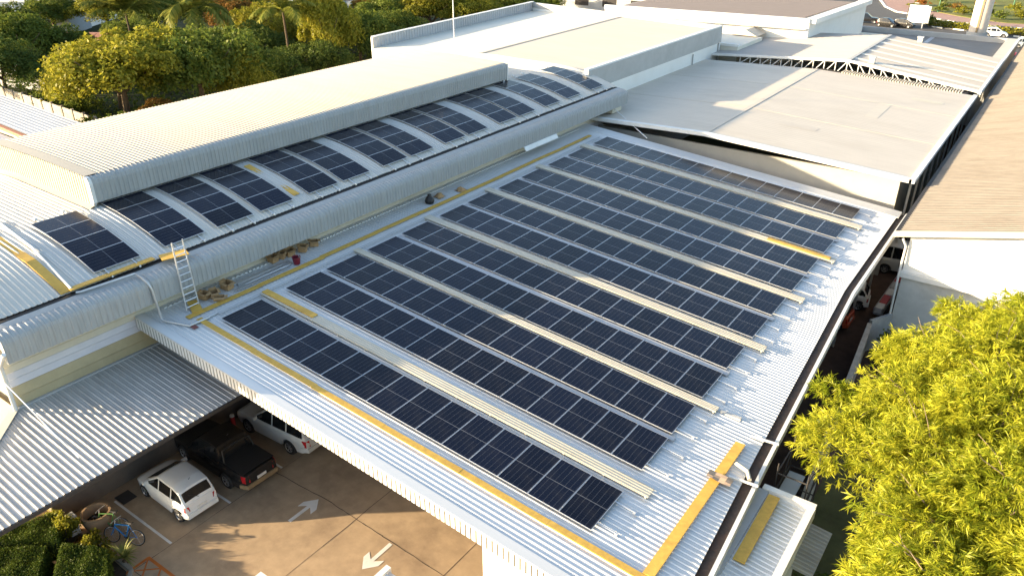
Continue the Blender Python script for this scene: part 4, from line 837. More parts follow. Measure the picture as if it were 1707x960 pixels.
TREES = [
 ('ya',LF_YEL,-54.2,26.6,10.4,7.0,'big yellow-green bushy tree right above the pale boundary wall'),
 ('yb',LF_YEL,-59.5,28.8,8.4,5.4,'yellow-green tree just left of the big bushy one'),
 ('ma',LF_MID,-50.8,33.6,10.2,5.8,'large mid green tree directly behind the crest of the arched roof, below the drooping palm'),
 ('mb',LF_MID,-52.0,38.8,8.9,4.6,'rounded green tree with bright right flank beside the large mid green one'),
 ('da',LF_DRK,-53.2,45.6,5.4,4.4,'low dark green tree under the right hand palm'),
 ('db',LF_DRK,-52.6,51.6,6.0,4.2,'dark green tree between the right hand palm and the parapet building'),
 ('yc',LF_YEL,-55.0,55.6,10.6,4.6,'tall yellow-green tree right of the right hand palm'),
 ('ma',LF_MID,-54.6,61.0,9.0,4.6,'tall green tree just left of the corrugated parapet corner'),
 ('db',LF_DRK,-50.2,62.0,6.4,4.2,'dark tree against the corrugated parapet corner'),
 ('mb',LF_MID,-60.5,74.1,6.4,4.4,'small green tree peeping over the left end of the parapet'),
 ('yc',LF_YEL,-64.9,87.8,7.6,5.2,'bright tree left of the mast above the parapet'),
 ('ya',LF_YEL,-60.2,93.4,7.6,5.2,'bright tree just right of the mast above the parapet'),
 ('mb',LF_MID,-60.1,104.8,6.9,5.4,'green tree above the right end of the parapet'),
 ('ma',LF_MID,-63.6,119.1,5.6,5.0,'farthest green tree left of the white building'),
 ('da',LF_DRK,-77.0,24.7,7.6,4.6,'dark tree at the left edge above the boundary wall'),
 ('db',LF_DRK,-72.5,27.2,5.0,3.6,'low dark tree behind the boundary wall left of the grey roof'),
 ('mb',LF_MID,-86.8,31.8,8.3,4.6,'green tree at the left edge further back'),
 ('da',LF_DRK,-86.6,37.6,6.3,4.8,'wide dark tree behind the small grey roof on the left'),
 ('ma',LF_MID,-120.2,52.2,7.1,4.6,'hazy green tree beside the far teal roof'),
 ('yb',LF_YEL,-112.8,57.8,7.3,5.4,'yellowish tree at the top left behind the left hand palm'),
 ('mb',LF_MID,-100.2,59.0,7.5,4.8,'green tree at the top behind the left hand palm, on its right'),
 ('da',LF_DRK,-102.8,66.6,7.8,5.0,'dark tree at the top between the left and middle palms'),
 ('oa',LF_ORG,-87.2,64.8,6.8,5.2,'brownish sparse tree right of the drooping palm'),
 ('yb',LF_YEL,-77.1,62.2,7.3,4.6,'olive tree between the drooping palm and the right hand palm'),
 ('oa',LF_ORG,-76.0,86.0,6.4,4.8,'orange flowering tree at the top of the view, left of the mast'),
 ('ma',LF_MID,-88.0,97.7,4.4,4.2,'small far green tree at the top left of the mast'),
 ('mb',LF_MID,-78.8,96.6,5.9,4.4,'green far tree at the top, left of the bright mast tree'),
 ('db',LF_DRK,-70.5,70.0,6.8,4.6,'dark tree between the orange tree and the parapet'),
 ('ma',LF_MID,-93.3,50.6,5.5,4.2,'green tree in front of the left hand palm trunk'),
 ('mb',LF_MID,-68.0,40.0,7.0,4.8,'green tree behind the big bushy yellow tree'),
 ('da',LF_DRK,-66.0,52.5,6.6,4.8,'dark tree in the gap behind the drooping palm'),
 ('db',LF_DRK,-59.5,68.5,5.6,4.2,'dark tree tucked behind the parapet corner'),
 ('oa',LF_ORG,-49.3,27.0,3.4,2.6,'low reddish shrub-like tree against the arched roof crest'),
 ('yb',LF_YEL,-48.4,37.0,7.2,3.2,'small yellow-green tree between the two large green crowns'),
 ('ya',LF_YEL,-66.0,60.5,8.2,4.6,'yellowish crown behind the right hand palm'),
 ('mb',LF_MID,-97.0,75.0,8.4,5.4,'tall green tree at the top, right of the middle palm'),
 ('yb',LF_YEL,-84.0,80.0,7.6,5.0,'olive crown at the top beyond the right hand palm'),
 ('ma',LF_MID,-72.0,84.0,7.2,4.8,'green crown behind the parapet left of the mast'),
 ('da',LF_DRK,-112.0,42.5,6.8,4.8,'dark crown in front of the blue grey shed at the top left'),
 ('yb',LF_YEL,-70.5,97.0,7.4,5.0,'yellow-green crown far behind the mast'),
]
for i,(k,m,x,y,h,r_,lb) in enumerate(TREES): plant_tree(k,'leafy_tree',m,x,y,h*1.07,r_*1.15,lb,seed=i+3, per=620, size=.24)
for i_,(x_,y_,r_,h_,lb_) in enumerate(((-49.5,23.6,2.6,3.4,'dark shrub at the end of the boundary wall below the big yellow-green tree'),(-48.0,27.2,2.6,3.8,'green shrub in front of the big yellow-green tree trunk'),(-47.2,30.4,2.4,3.4,'green shrub against the arched roof crest below the large green tree'),(-53.5,22.8,2.4,2.6,'low dark shrub growing over the pale boundary wall'),(-63,26,3.0,3.6,'dark shrub behind the boundary wall near the small palm'),(-68,26.2,3.0,3.2,'dark shrub behind the boundary wall at its left'))):
    SHR.append((lb_,x_,y_,r_,h_))
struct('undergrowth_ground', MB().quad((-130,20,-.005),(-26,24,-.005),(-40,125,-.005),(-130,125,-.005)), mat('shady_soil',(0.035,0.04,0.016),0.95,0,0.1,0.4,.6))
# ground cover below the trees
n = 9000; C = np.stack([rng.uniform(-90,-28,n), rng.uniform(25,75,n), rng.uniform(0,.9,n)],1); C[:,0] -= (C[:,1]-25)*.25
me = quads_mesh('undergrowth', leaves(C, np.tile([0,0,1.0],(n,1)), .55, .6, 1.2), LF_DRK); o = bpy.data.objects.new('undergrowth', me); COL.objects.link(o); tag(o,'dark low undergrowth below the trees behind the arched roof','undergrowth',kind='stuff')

def palm(h, fl, nf, droop, seed):
    q = np.random.default_rng(seed); P = []
    for k in range(nf):
        az = 2*math.pi*k/nf+q.uniform(-.25,.25); el = q.uniform(.25,1.4); L = fl*q.uniform(.8,1.1); n = 26; pos = np.array([0,0,h]); pts = []
        for j in range(n):
            e = el-droop*(j/n)**1.3*2.2; pos = pos+np.array([math.cos(az)*math.cos(e),math.sin(az)*math.cos(e),math.sin(e)])*L/n; pts.append((pos.copy(),e))
        for j,(p,e) in enumerate(pts):
            if j < 3: continue
            side = np.array([-math.sin(az),math.cos(az),0]); fw = np.array([math.cos(az)*math.cos(e),math.sin(az)*math.cos(e),math.sin(e)])
            for s_ in (1,-1):
                ll = fl*.24*math.sin(math.pi*(j+2)/(n+4))+.08; d = unit(side*s_*.8+fw*.55+np.array([0,0,-.35])+q.normal(0,.08,3)); wv = fw*fl*.022
                P.append([p-wv, p+wv, p+d*ll+wv*.3, p+d*ll-wv*.3])
        for j in range(n-1):
            a_, b_ = pts[j][0], pts[j+1][0]; s2 = np.array([-math.sin(az),math.cos(az),0])*.03
            P.append([a_-s2,a_+s2,b_+s2*.8,b_-s2*.8])
    return np.array(P)
for i,(x,y,h,fl,nf,dr,lb) in enumerate(((-84.0,45.3,7.2,6.6,26,.5,'left hand coconut palm with upright bright fronds'),(-74.5,50.2,7.6,6.8,26,.95,'drooping coconut palm in the middle of the tree belt'),(-57.1,50.8,8.8,5.0,24,.7,'right hand coconut palm with a slim trunk'),(-74.0,28.4,3.0,2.6,14,1.1,'small palm with a yellowed frond behind the boundary wall'))):
    t = thing('palm_tree', lb, 'palm', (x,y,0), 0, 'palms in the tree belt'); me = quads_mesh('crown', palm(h,fl,nf,dr,i+5), LF_PALM); o = bpy.data.objects.new('crown', me); COL.objects.link(o); o.parent = t
    meshobj('trunk', MB().tube([(.3,0,0),(.1,.05,h*.5),(0,0,h)],.2,8,.13), WOOD, t)

# the feathery tree on the right
def feathery(lobes, per, seed):
    q = np.random.default_rng(seed); out = []; tones = []
    for (cx,cy,cz_,r_,fz) in lobes:
        n = int(per*r_*r_); d = unit(q.normal(size=(n,3))); d[:,2] = np.where(d[:,2]<-.25,-d[:,2],d[:,2])
        rr = r_*(1.02-np.abs(q.normal(0,.24,size=(n,1))))*(1+.16*np.sin(d[:,:1]*8+cx)*np.sin(d[:,1:2]*7+cy))
        B = np.array([cx,cy,cz_])+d*rr*np.array([1,1,fz])
        f = unit(d*np.array([1,1,.35])+q.normal(0,.55,size=(n,3))); f[:,2] -= .1; f = unit(f); up = unit(np.array([0,0,1.])+.6*q.normal(size=(n,3))); s = unit(np.cross(f,up)); u = np.cross(s,f)
        tn = np.clip(q.normal(.5+q.normal(0,.13),.2,size=n),0,1); L = q.uniform(.20,.38,size=(n,1))
        for j in range(15):
            st = B+f*L*q.uniform(-.15,.55,size=(n,1)); dj = unit(f+.5*q.normal(size=(n,3))-np.array([0,0,.12])); lj = L*q.uniform(.55,1.0,size=(n,1))
            sj = unit(np.cross(dj, q.normal(size=(n,3))))*q.uniform(.010,.018,size=(n,1)); md = st+dj*lj*.45; en = st+dj*lj-np.array([0,0,.03])
            out.append(np.stack([st, md+sj, en, md-sj],1)); tones.append(np.clip(tn+q.normal(0,.12,size=n),0,1))
    return np.concatenate(out), np.concatenate(tones)
LOBES = [(22.6,6.4,6.7,1.55,.7),(24.0,8.6,7.4,1.8,.75),(23.6,12.6,7.0,1.5,.8),(25.6,10.8,8.2,2.0,.75),(24.9,5.6,7.7,1.8,.75),(26.4,7.6,8.6,2.0,.75),(25.3,3.0,7.4,1.7,.7),(27.0,4.2,8.4,1.9,.75),(25.2,15.0,7.3,1.6,.8),(26.8,13.4,8.4,1.9,.8),(26.4,17.2,7.4,1.5,.8),
         (28.4,9.6,9.2,2.1,.75),(28.6,6.0,9.0,2.0,.7),(28.2,16.0,8.0,1.9,.8),(24.2,1.0,6.7,1.5,.7),(26.0,.8,7.6,1.7,.75),(24.2,-1.2,6.2,1.4,.7),(26.0,-2.4,6.8,1.7,.75),(28.5,2,8.3,1.9,.75),(29.6,12.6,8.6,2.1,.8),(30.3,8.6,8.6,2.0,.8),(23.6,3.4,6.0,1.3,.7),(25.6,9.0,6.2,2.2,.7),(26.0,4.5,5.6,2.2,.7),(27.2,14,6.4,2.0,.8),(22.4,9.9,6.0,1.0,.7),(24.7,17.2,6.3,1.1,.8),(28.6,19.3,7.4,1.2,.8)]
LOBES = [l for l in LOBES if not (l[1] < 2.2 and l[0] < 24.4)]+[(24.9,.9,6.6,1.2,.7),(24.6,-1.4,6.0,1.0,.7)]
qq = random.Random(8)
LOBES += [(lx+qq.gauss(0,.9),ly+qq.gauss(0,.9),lz+qq.uniform(-.6,.5),qq.uniform(.55,1.0),.75) for (lx,ly,lz,lr,lf) in LOBES for _ in range(2)]
LOBES = [l for l in LOBES if l[0]-l[3] > (20.35 if l[1] > 3.6 else 23.2)]
ft = thing('feathery_tree', 'large bright yellow-green feathery leaved tree filling the lower right', 'tree', (26.5,8.5,0))
P, TN = feathery(LOBES, 230, 21); P = P-np.array([26.5,8.5,0]); me = quads_mesh('crown', P, LF_ACA, TN); o = bpy.data.objects.new('crown', me); COL.objects.link(o); o.parent = ft
m = MB().tube([(0,0,0),(.2,.1,2.2),(-.1,.2,4.2)],.34,10,.24)
q = random.Random(4)
for (cx,cy,cz_,r_,fz) in LOBES[:28]:
    e = Vector((cx-26.5,cy-8.5,cz_+r_*.35)); s0 = Vector((q.uniform(-.2,.2),q.uniform(-.2,.2),q.uniform(2.6,4.2))); mid = s0.lerp(e,.5)+Vector((q.uniform(-.4,.4),q.uniform(-.4,.4),.5))
    m.tube([s0,mid,e],.09,6,.025)
    for k in range(5):
        d = Vector((q.gauss(0,1),q.gauss(0,1),abs(q.gauss(0,.4)))).normalized(); m.tube([mid.lerp(e,.7),e+d*r_*.35+Vector((q.gauss(0,.1),q.gauss(0,.1),0)),e+d*r_*.6+Vector((q.gauss(0,.1),q.gauss(0,.1),0)),e+d*r_*.88],.022,5,.006)
meshobj('trunk', m, mat('pale_bark',(0.22,0.17,0.11),0.9,0,0.2,0.25,5), ft, 'auto')

# shrubs in the alley corner by the white gable
def bush(name, label, x, y, z0, r, h, m, n=1800, size=.14, asp=.5, cat='shrub', group=None):
    t = thing(name, label, cat, (x,y,z0), 0, group); nl = 22; Pp = []
    for k in range(nl):
        a = rng.uniform(0,6.28); rad = r*rng.uniform(0,.85); sc_ = rng.uniform(.16,.42); c = np.array([math.cos(a)*rad,math.sin(a)*rad,h*rng.uniform(.2,.78)*(1-.35*rad/r)]); d = unit(rng.normal(size=(n//nl,3))); d[:,2] = np.abs(d[:,2])*1.0-.3
        Pp.append(leaves(c+d*np.array([r*sc_,r*sc_,h*sc_*.8])*rng.uniform(.4,1.2,size=(n//nl,1)), d, size, asp, 1.2))
    o = bpy.data.objects.new('foliage', quads_mesh('foliage', np.concatenate(Pp), m)); COL.objects.link(o); o.parent = t
    s_ = MB()
    for k in range(5): a = k*1.26; s_.tube([(0,0,0),(math.cos(a)*r*.3,math.sin(a)*r*.3,h*.6)],.03,5,.01)
    meshobj('stem', s_, WOOD, t); return t
bush('shrub','dark shrub in the corner between block wall and white gable',21.6,24.2,0,1.2,2.2,LF_MID,2400,.2)
bush('shrub','dark thicket below the feathery tree beside the alley wall',22.3,19.5,0,1.4,2.0,LF_DRK,2400,.2)
bush('shrub','bare twiggy shrub against the stained, shaded gable wall',24.6,25.2,0,1.5,3.2,LF_DRK,1500,.18)
bush('shrub','dark undergrowth shrub right of the lean-to roof',23.0,6.0,0,1.2,1.6,LF_DRK,2000,.18)
bush('shrub','low dark shrub at the bottom edge below the feathery tree',23.2,2.6,0,1.2,1.6,LF_DRK,2000,.18)
for lb_,x_,y_,r_,h_ in SHR: bush('shrub', lb_, x_, y_, 0, r_, h_, LF_MID, 3200, .26, group='shrubs by the boundary wall')
# hedges by the canopy
def hedge(pts, h, label, n=15000, m=LF_HEDGE):
    cx = sum(p[0] for p in pts)/4; cy = sum(p[1] for p in pts)/4; t = thing('clipped_hedge', label, 'hedge', (cx,cy,0), 0, 'clipped hedges by the car park')
    p4 = np.array([(p[0]-cx,p[1]-cy) for p in pts]); u = rng.uniform(size=(n,2)); a = p4[0]+(p4[1]-p4[0])*u[:,:1]; b = p4[3]+(p4[2]-p4[3])*u[:,:1]; xy = a+(b-a)*u[:,1:]
    top = np.concatenate([xy, h+rng.normal(0,.035,size=(n,1))+.06*np.sin(xy[:,:1]*5)*np.cos(xy[:,1:]*4)],1); N = np.tile([0,0,1.],(n,1)); A = [leaves(top,N,.06,.5,.9)]
    ns = n//6
    for k in range(4):
        s0, s1 = p4[k], p4[(k+1)%4]; tt = rng.uniform(size=(ns,1)); e = s0+(s1-s0)*tt; nrm = np.array([(s1-s0)[1],-(s1-s0)[0],0]); nrm /= np.linalg.norm(nrm)
        A.append(leaves(np.concatenate([e,rng.uniform(0,h,size=(ns,1))],1)+nrm*rng.normal(0,.03,size=(ns,1)), np.tile(nrm,(ns,1)), .06, .5, .9))
    o = bpy.data.objects.new('foliage', quads_mesh('foliage', np.concatenate(A), m)); COL.objects.link(o); o.parent = t
    meshobj('stem', MB().prism([tuple(p4[k]*.95) for k in range(4)],0,h-.07), mat('hedge_inside',(0.02,0.03,0.01),0.95), t)  # solid near-black green core filling the leaf shell
struct('planting_bed', MB().poly([(-5,-6.95,.01),(-.4,-6.7,.01),(1.75,-6.75,.01),(2.9,-7.6,.01),(2.9,-14,.01),(-5,-14,.01)]), SOIL)
hedge([(-3.4,-9.75),(-1.95,-8.75),(-.62,-7.75),(-2.2,-7.05)],.95,'dark clipped hedge behind the gap nearest the canopy edge')
hedge([(-.45,-7.75),(.95,-8.75),(2.45,-7.6),(1.15,-6.95)],.95,'dark clipped hedge nearest the spiky plant and car park')
hedge([(-2.6,-9.65),(-.75,-8.15),(.55,-9.1),(-.6,-11.0)],.95,'dark clipped hedge cut off by the bottom left of the view')
for (x,y,r_,h,m,lb) in ((-2.0,-7.35,.75,1.35,LF_YEL,'sunlit yellow-green shrub tight under the canopy edge'),(-1.45,-7.25,.7,1.55,LF_YEL,'tallest sunlit yellow-green shrub left of the round pot'),(-.35,-7.0,.45,.8,LF_ORG,'reddish sunlit shrub beside the round pot'),(.05,-7.1,.7,1.15,LF_YEL,'sunlit yellow-green shrub beside the bicycles'),(.9,-7.05,.5,1.05,LF_YEL,'low sunlit tuft at the end of the nearest hedge')):
    bush('garden_shrub', lb, x, y, 0, r_, h, m, 1900, .11, group='sunlit shrubs by the hedges')
ag = thing('spiky_plant', 'spiky rosette plant with arching pale leaves at the hedge corner', 'plant', (1.35,-6.55,0)); Pp = []
for k in range(46):
    az = k*2.399; el = .2+1.1*((k*7)%46)/46; L = .80*rng.uniform(.8,1.1); n = 6; pos = np.array([0,0,.30]); w = .035; s_ = np.array([-math.sin(az),math.cos(az),0])
    for j in range(n):
        e = el-.9*(j/n)**1.5; nx = pos+np.array([math.cos(az)*math.cos(e),math.sin(az)*math.cos(e),math.sin(e)])*L/n; wa = w*(1-(j/n)**2); wb = w*(1-((j+1)/n)**2); Pp.append([pos-s_*wa,pos+s_*wa,nx+s_*wb,nx-s_*wb]); pos = nx
o = bpy.data.objects.new('leaves', quads_mesh('leaves', np.array(Pp), leafmat('leaf_rosette', (0.20, 0.24, 0.05), (0.42, 0.42, 0.14), 0.3))); COL.objects.link(o); o.parent = ag
meshobj('stem', MB().lathe([(.1,0),(.09,.15),(0,.2)],n=10), WOOD, ag)
pot = thing('round_pot', 'big round empty clay pot beside the bicycles', 'pot', (-1.22,-6.1,0))
meshobj('pot_body', MB().lathe([(0,0),(.34,0),(.5,.25),(.56,.55),(.52,.68),(.55,.74),(.55,.78),(.47,.78),(.45,.68),(.44,.3),(0,.28)],n=28), TERRA, pot, 'auto')
meshobj('pot_inside', MB().lathe([(0,.34),(.44,.34)],n=24), mat('pot_inside_black',(0.012,0.009,0.007),0.95), pot)  # near-black disc darkens the inside of the pot
# roundabout garden plants
for i,(x,y,r_,h,m,lb) in enumerate(((-4.5,181,1.8,1.6,LF_RED,'red flowering bed on the roundabout garden'),(-5.6,178.5,1.6,.9,LF_YEL,'bright yellow bed below the red flowers on the roundabout'),(0.5,172.5,1.8,2.4,LF_MID,'round green shrub on the roundabout behind the white box'),(4.6,171,1.9,2.0,LF_YEL,'olive shrub in the middle of the roundabout garden'),(9.0,172,1.8,2.6,LF_MID,'tall green shrub right of the middle of the roundabout garden'),(11.5,168,1.7,2.0,LF_MID,'round green shrub left of the pale column'),(15.0,170,1.9,2.4,LF_YEL,'yellowish shrub behind the pale column'),(18.5,167.5,1.8,2.2,LF_MID,'green shrub at the right edge behind the pale column'),(-1.5,190,2.0,2.2,LF_MID,'green shrub at the top edge above the red flowers'),(6.5,188,2.0,2.4,LF_ORG,'brownish shrub at the top of the roundabout garden'),(2,180,2.0,1.4,LF_ORG,'rusty ground shrub on the roundabout'),(-2.6,172.0,1.3,1.2,LF_YEL,'low yellow shrub at the roundabout kerb'),(13,180,2.2,2.4,LF_YEL,'yellowish shrub far right on the roundabout'))):
    bush('garden_shrub', lb, x, y, .2, r_, h, m, 700, .3, group='shrubs in the roundabout garden')
n = 2500; C = np.stack([rng.uniform(1.5,18.5,n), np.zeros(n), rng.uniform(.2,1.2,n)],1); C[:,1] = 151.9-(C[:,0]-1.5)*.16+rng.uniform(-.6,.9,n)
o = bpy.data.objects.new('median_shrubs', quads_mesh('median_shrubs', leaves(C,np.tile([0,0,1.],(n,1)),.35,.6,1.2), LF_YEL)); COL.objects.link(o); tag(o,'low clipped shrubs along the road median','shrubs',kind='stuff')
bush('garden_shrub','larger olive shrub at the near end of the road median',1.9,150.4,.2,1.7,2.2,LF_MID,900,.3,group='shrubs on the road median')
# lamp posts
def lamp(x,y,h,lb,m=GREENP):
    t = thing('street_lamp', lb, 'street lamp', (x,y,0), 0, 'lamp posts near the roundabout'); meshobj('pole', MB().tube([(0,0,0),(0,0,h)],.11,8,.07), m, t); meshobj('lamp_arm', MB().tube([(0,0,h),(.9,0,h+.25)],.05,6), m, t); meshobj('lamp_head', MB().box(.8,-.12,h+.17,1.5,.12,h+.3), LGREY, t)
    meshobj('pole_base', MB().lathe([(.22,0),(.2,.5),(.12,.6)],n=10), m, t)
lamp(-.2,172.7,7,'green lamp post behind the white box on the roundabout'); lamp(8.2,161.2,8,'green lamp post nearest the pale column'); lamp(9.6,163.2,8,'pale lamp post just right of the green one by the kerb',LGREY); lamp(12,186,7,'green lamp post at the far right of the roundabout garden'); lamp(-1.9,148.9,4,'short dark post beside the parked dark cars',BLKP); lamp(-10.3,146.2,5.2,'pale leaning post in front of the black pickup on the road',PALEC)
wb = thing('white_box_sign', 'white rectangular board standing beside the road', 'sign', (.0,148.0,0)); meshobj('board', MB().box(-1.6,-.2,1.0,1.5,.2,4.0), WHITE, wb); meshobj('leg', MB().box(-1.3,-.12,0,-1.1,.12,1.0), STEEL, wb); meshobj('leg', MB().box(1.0,-.12,0,1.2,.12,1.0), STEEL, wb); meshobj('side_panel', MB().box(1.5,-.2,1.0,2.0,.2,3.9), GREYW, wb)

# ================================================================== VEHICLES
def car(name, label, paint, L, Wd, sill, upper, cabin, wb_, fo, wr, loc, rz, group=None, roof_rails=False, pillar=None, bed=None, cat='car', bumper=None, wd_roof=.74, spare=False):
    """local +X is the front; upper/cabin are (x,z) profiles from rear to front"""
    t = thing(name, label, cat, loc, rz, group); xf = L/2-fo; xr = xf-wb_; hw = Wd/2
    def ip(prof, x):
        xs = [p[0] for p in prof]; zs = [p[1] for p in prof]; return float(np.interp(x,xs,zs))
    plan = lambda x: 1-.16*abs(2*x/L)**6-.03*abs(2*x/L)**2
    zmx = max(p[1] for p in upper)
    def wside(x,z): return hw*plan(x)*(1-.055*((z-.62)/.5)**2)
    def low(x):
        z = sill+.16*max(0,abs(2*x/L)-.9)/.1
        for c in (xf,xr):
            if abs(x-c) < wr*1.22: z = max(z, wr*.95+math.sqrt((wr*1.22)**2-(x-c)**2)*.98)
        return z
    xs = sorted(set([round(v,3) for v in list(np.linspace(-L/2,L/2,34))+[c+wr*1.22*s_ for c in (xf,xr) for s_ in (-1,-.94,-.8,-.55,-.25,0,.25,.55,.8,.94,1)]+[p[0] for p in upper]]))
    fr = (0,.25,.55,.82,1.0); tops = (.9,.55,0,-.55,-.9); m = MB(); ring = None; n = 0
    for x in xs:
        zl, zu = low(x), ip(upper,x); zl = min(zl,zu-.1); pts = []
        for f_ in fr: z = zl+(zu-zl)*f_-(0.03 if f_==1 else 0); pts.append((x,wside(x,z)*(1 if f_<1 else .975),z))
        for q in tops: pts.append((x,wside(x,zu)*.95*q,zu+.035*(1-q*q)))
        for f_ in reversed(fr): z = zl+(zu-zl)*f_-(0.03 if f_==1 else 0); pts.append((x,-wside(x,z)*(1 if f_<1 else .975),z))
        n = len(pts); m.v += pts
    for i in range(len(xs)-1):
        for j in range(n): m.f.append((i*n+j,(i+1)*n+j,(i+1)*n+(j+1)%n,i*n+(j+1)%n))
    m.f.append(tuple(range(n))); m.f.append(tuple((len(xs)-1)*n+j for j in range(n-1,-1,-1)))
    body = meshobj('body', m, paint, t, 'auto')
    # cabin
    cx0, cx1 = cabin[0][0], cabin[-1][0]; cxs = sorted(set([round(float(v),3) for v in np.linspace(cx0,cx1,26)]+[p[0] for p in cabin])); zr_ = max(p[1] for p in cabin)
    def cw(x,z): b = ip(upper,x)-.03; k = min(1,max(0,(z-b)/max(.05,zr_-b))); return wside(x,b)*.955*(1-k)+hw*wd_roof*plan(x*.9)*k
    ctop = lambda x,q: ip(cabin,x)+.03*(1-q*q)
    m = MB(); fr2 = (0,.5,1.0)
    for x in cxs:
        b = ip(upper,x)-.04; zt = max(ip(cabin,x),b+.012); pts = []
        for f_ in fr2: z = b+(zt-b)*f_-(.025 if f_==1 else 0); pts.append((x,cw(x,z),z))
        for q in (.86,.45,0,-.45,-.86): pts.append((x,cw(x,zt)*q,zt+.03*(1-q*q)))
        for f_ in reversed(fr2): z = b+(zt-b)*f_-(.025 if f_==1 else 0); pts.append((x,-cw(x,z),z))
        n = len(pts); m.v += pts
    for i in range(len(cxs)-1):
        for j in range(n): m.f.append((i*n+j,(i+1)*n+j,(i+1)*n+(j+1)%n,i*n+(j+1)%n))
    m.f.append(tuple(range(n))); m.f.append(tuple((len(cxs)-1)*n+j for j in range(n-1,-1,-1)))
    meshobj('cabin', m, paint, t, 'auto')
    # glass
    cr, rr_, rf_, cf = cabin[0], cabin[1], cabin[-2], cabin[-1]
    def topglass(nm, xa, xb):
        m = MB().grid(lambda u,q: (xa+(xb-xa)*u, cw(xa+(xb-xa)*u, ip(cabin,xa+(xb-xa)*u))*.88*q, ctop(xa+(xb-xa)*u,q)+.012), np.linspace(.08,.92,6), np.linspace(-1,1,7)); m.v = [(x+(.008 if nm=='windscreen' else -.008),y,z) for x,y,z in m.v]; meshobj(nm, m, GLASS, t, True)
    topglass('windscreen', cf[0]-.02, rf_[0]+.05); topglass('rear_window', cr[0]+.03, rr_[0]-.03)
    splits = pillar or [rr_[0]+.02, (rr_[0]+rf_[0])/2, rf_[0]+.12]
    segs = [(cr[0]+(rr_[0]-cr[0])*.45+.02, splits[0]-.04)]+[(splits[k]+.04,splits[k+1]-.04) for k in range(len(splits)-1)]
    segs[-1] = (segs[-1][0], cf[0]-(cf[0]-rf_[0])*.35)
    for (xa,xb) in segs:
        if xb-xa < .1: continue
        for sg in (1,-1):
            def fn(u,v):
                x = xa+(xb-xa)*u; b = ip(upper,x)+.02; tp = ip(cabin,x)-.085; tp = max(tp,b+.015); z = b+(tp-b)*v; return (x, sg*(cw(x,z)+.008), z)
            meshobj('side_window', MB().grid(fn, np.linspace(0,1,9), (0,.5,1)), GLASS, t, True)
    # wheels
    for c in (xf,xr):
        for sg in (1,-1):
            y = sg*(hw*plan(c)-.10)
            w_ = meshobj('wheel', MB().lathe([(wr*.62,-.11),(wr*.92,-.11),(wr,-.07),(wr,.07),(wr*.92,.11),(wr*.62,.11),(wr*.62,-.11)],n=24,axis='y'), RUB, t, 'auto'); w_.location = (c,y,wr)
            k = MB().lathe([(.0,sg*.085),(wr*.14,sg*.095),(wr*.2,sg*.075)],n=16,axis='y').lathe([(wr*.55,sg*.09),(wr*.64,sg*.115),(wr*.64,-sg*.08)],n=24,axis='y')
            for s_ in range(6):
                a = s_*math.pi/3; k.bar((math.cos(a)*wr*.1,sg*.085,math.sin(a)*wr*.1),(math.cos(a)*wr*.6,sg*.095,math.sin(a)*wr*.6),.05,.03,(0,sg,0))
            meshobj('rim', k, RIM, w_, 'auto'); meshobj('brake_disc', MB().lathe([(0,sg*.03),(wr*.6,sg*.03)],n=16,axis='y'), BLKP, w_)
    zf, zrr = ip(upper,L/2-.12), ip(upper,-L/2+.05)
    for sg in (1,-1):
        hy = hw*plan(L/2-.1)
        meshobj('headlight', MB().hexa([(L/2-.42,sg*hy*.60,zf-.20),(L/2-.02,sg*hy*.50,zf-.20),(L/2-.06,sg*hy*.93,zf-.20),(L/2-.45,sg*(hy+.055),zf-.18),(L/2-.5,sg*hy*.62,zf-.0),(L/2-.10,sg*hy*.55,zf-.02),(L/2-.13,sg*hy*.94,zf-.03),(L/2-.55,sg*(hy+.04),zf-.0)]), CLRL, t)
        ry_ = hw*plan(-L/2+.08); th_ = .30 if zrr>.9 else .2
        meshobj('tail_light', MB().hexa([(-L/2-.012,sg*ry_*.72,zrr-.06-th_),(-L/2+.2,sg*ry_*.72,zrr-.06-th_),(-L/2+.22,sg*(ry_*1.03+.012),zrr-.06-th_),(-L/2+.03,sg*(ry_*.99),zrr-.06-th_),(-L/2+.01,sg*ry_*.76,zrr-.05),(-L/2+.2,sg*ry_*.76,zrr-.05),(-L/2+.26,sg*(ry_*1.02+.012),zrr-.05),(-L/2+.05,sg*(ry_*.98),zrr-.05)]), REDL, t)
        xm = cf[0]-.35; bm = ip(upper,xm)
        meshobj('wing_mirror', MB().hexa([(xm-.06,sg*(hw*.93),bm+.04),(xm+.1,sg*(hw*.93),bm+.04),(xm+.06,sg*(hw+.16),bm+.05),(xm-.06,sg*(hw+.16),bm+.05),(xm-.06,sg*(hw*.93),bm+.17),(xm+.06,sg*(hw*.93),bm+.17),(xm+.03,sg*(hw+.15),bm+.18),(xm-.06,sg*(hw+.15),bm+.18)]), paint, t)
        for k,(xa,xb) in enumerate(segs[1:] if len(segs)>2 else segs): meshobj('door_handle', MB().box(xa-.02,sg*(wside(xa,bm-.12))-.015,bm-.15,xa+.15,sg*(wside(xa,bm-.12))+.015,bm-.11), BLKP if paint is CARB else paint, t)
    meshobj('number_plate', MB().box(-L/2-.02,-.22,sill+.33,-L/2+.03,.22,sill+.46), PLATE, t)
    meshobj('rear_bumper', MB().hexa([(-L/2-.06,-hw*.80,sill+.1),(-L/2+.3,-hw*.97,sill+.1),(-L/2+.3,hw*.97,sill+.1),(-L/2-.06,hw*.80,sill+.1),(-L/2-.05,-hw*.80,sill+.30),(-L/2+.3,-hw*.97,sill+.30),(-L/2+.3,hw*.97,sill+.30),(-L/2-.05,hw*.80,sill+.30)]), bumper or paint, t)
    meshobj('front_grille', MB().box(L/2-.06,-hw*.55,sill+.2,L/2+.004,hw*.55,zf-.2), BLKP, t)
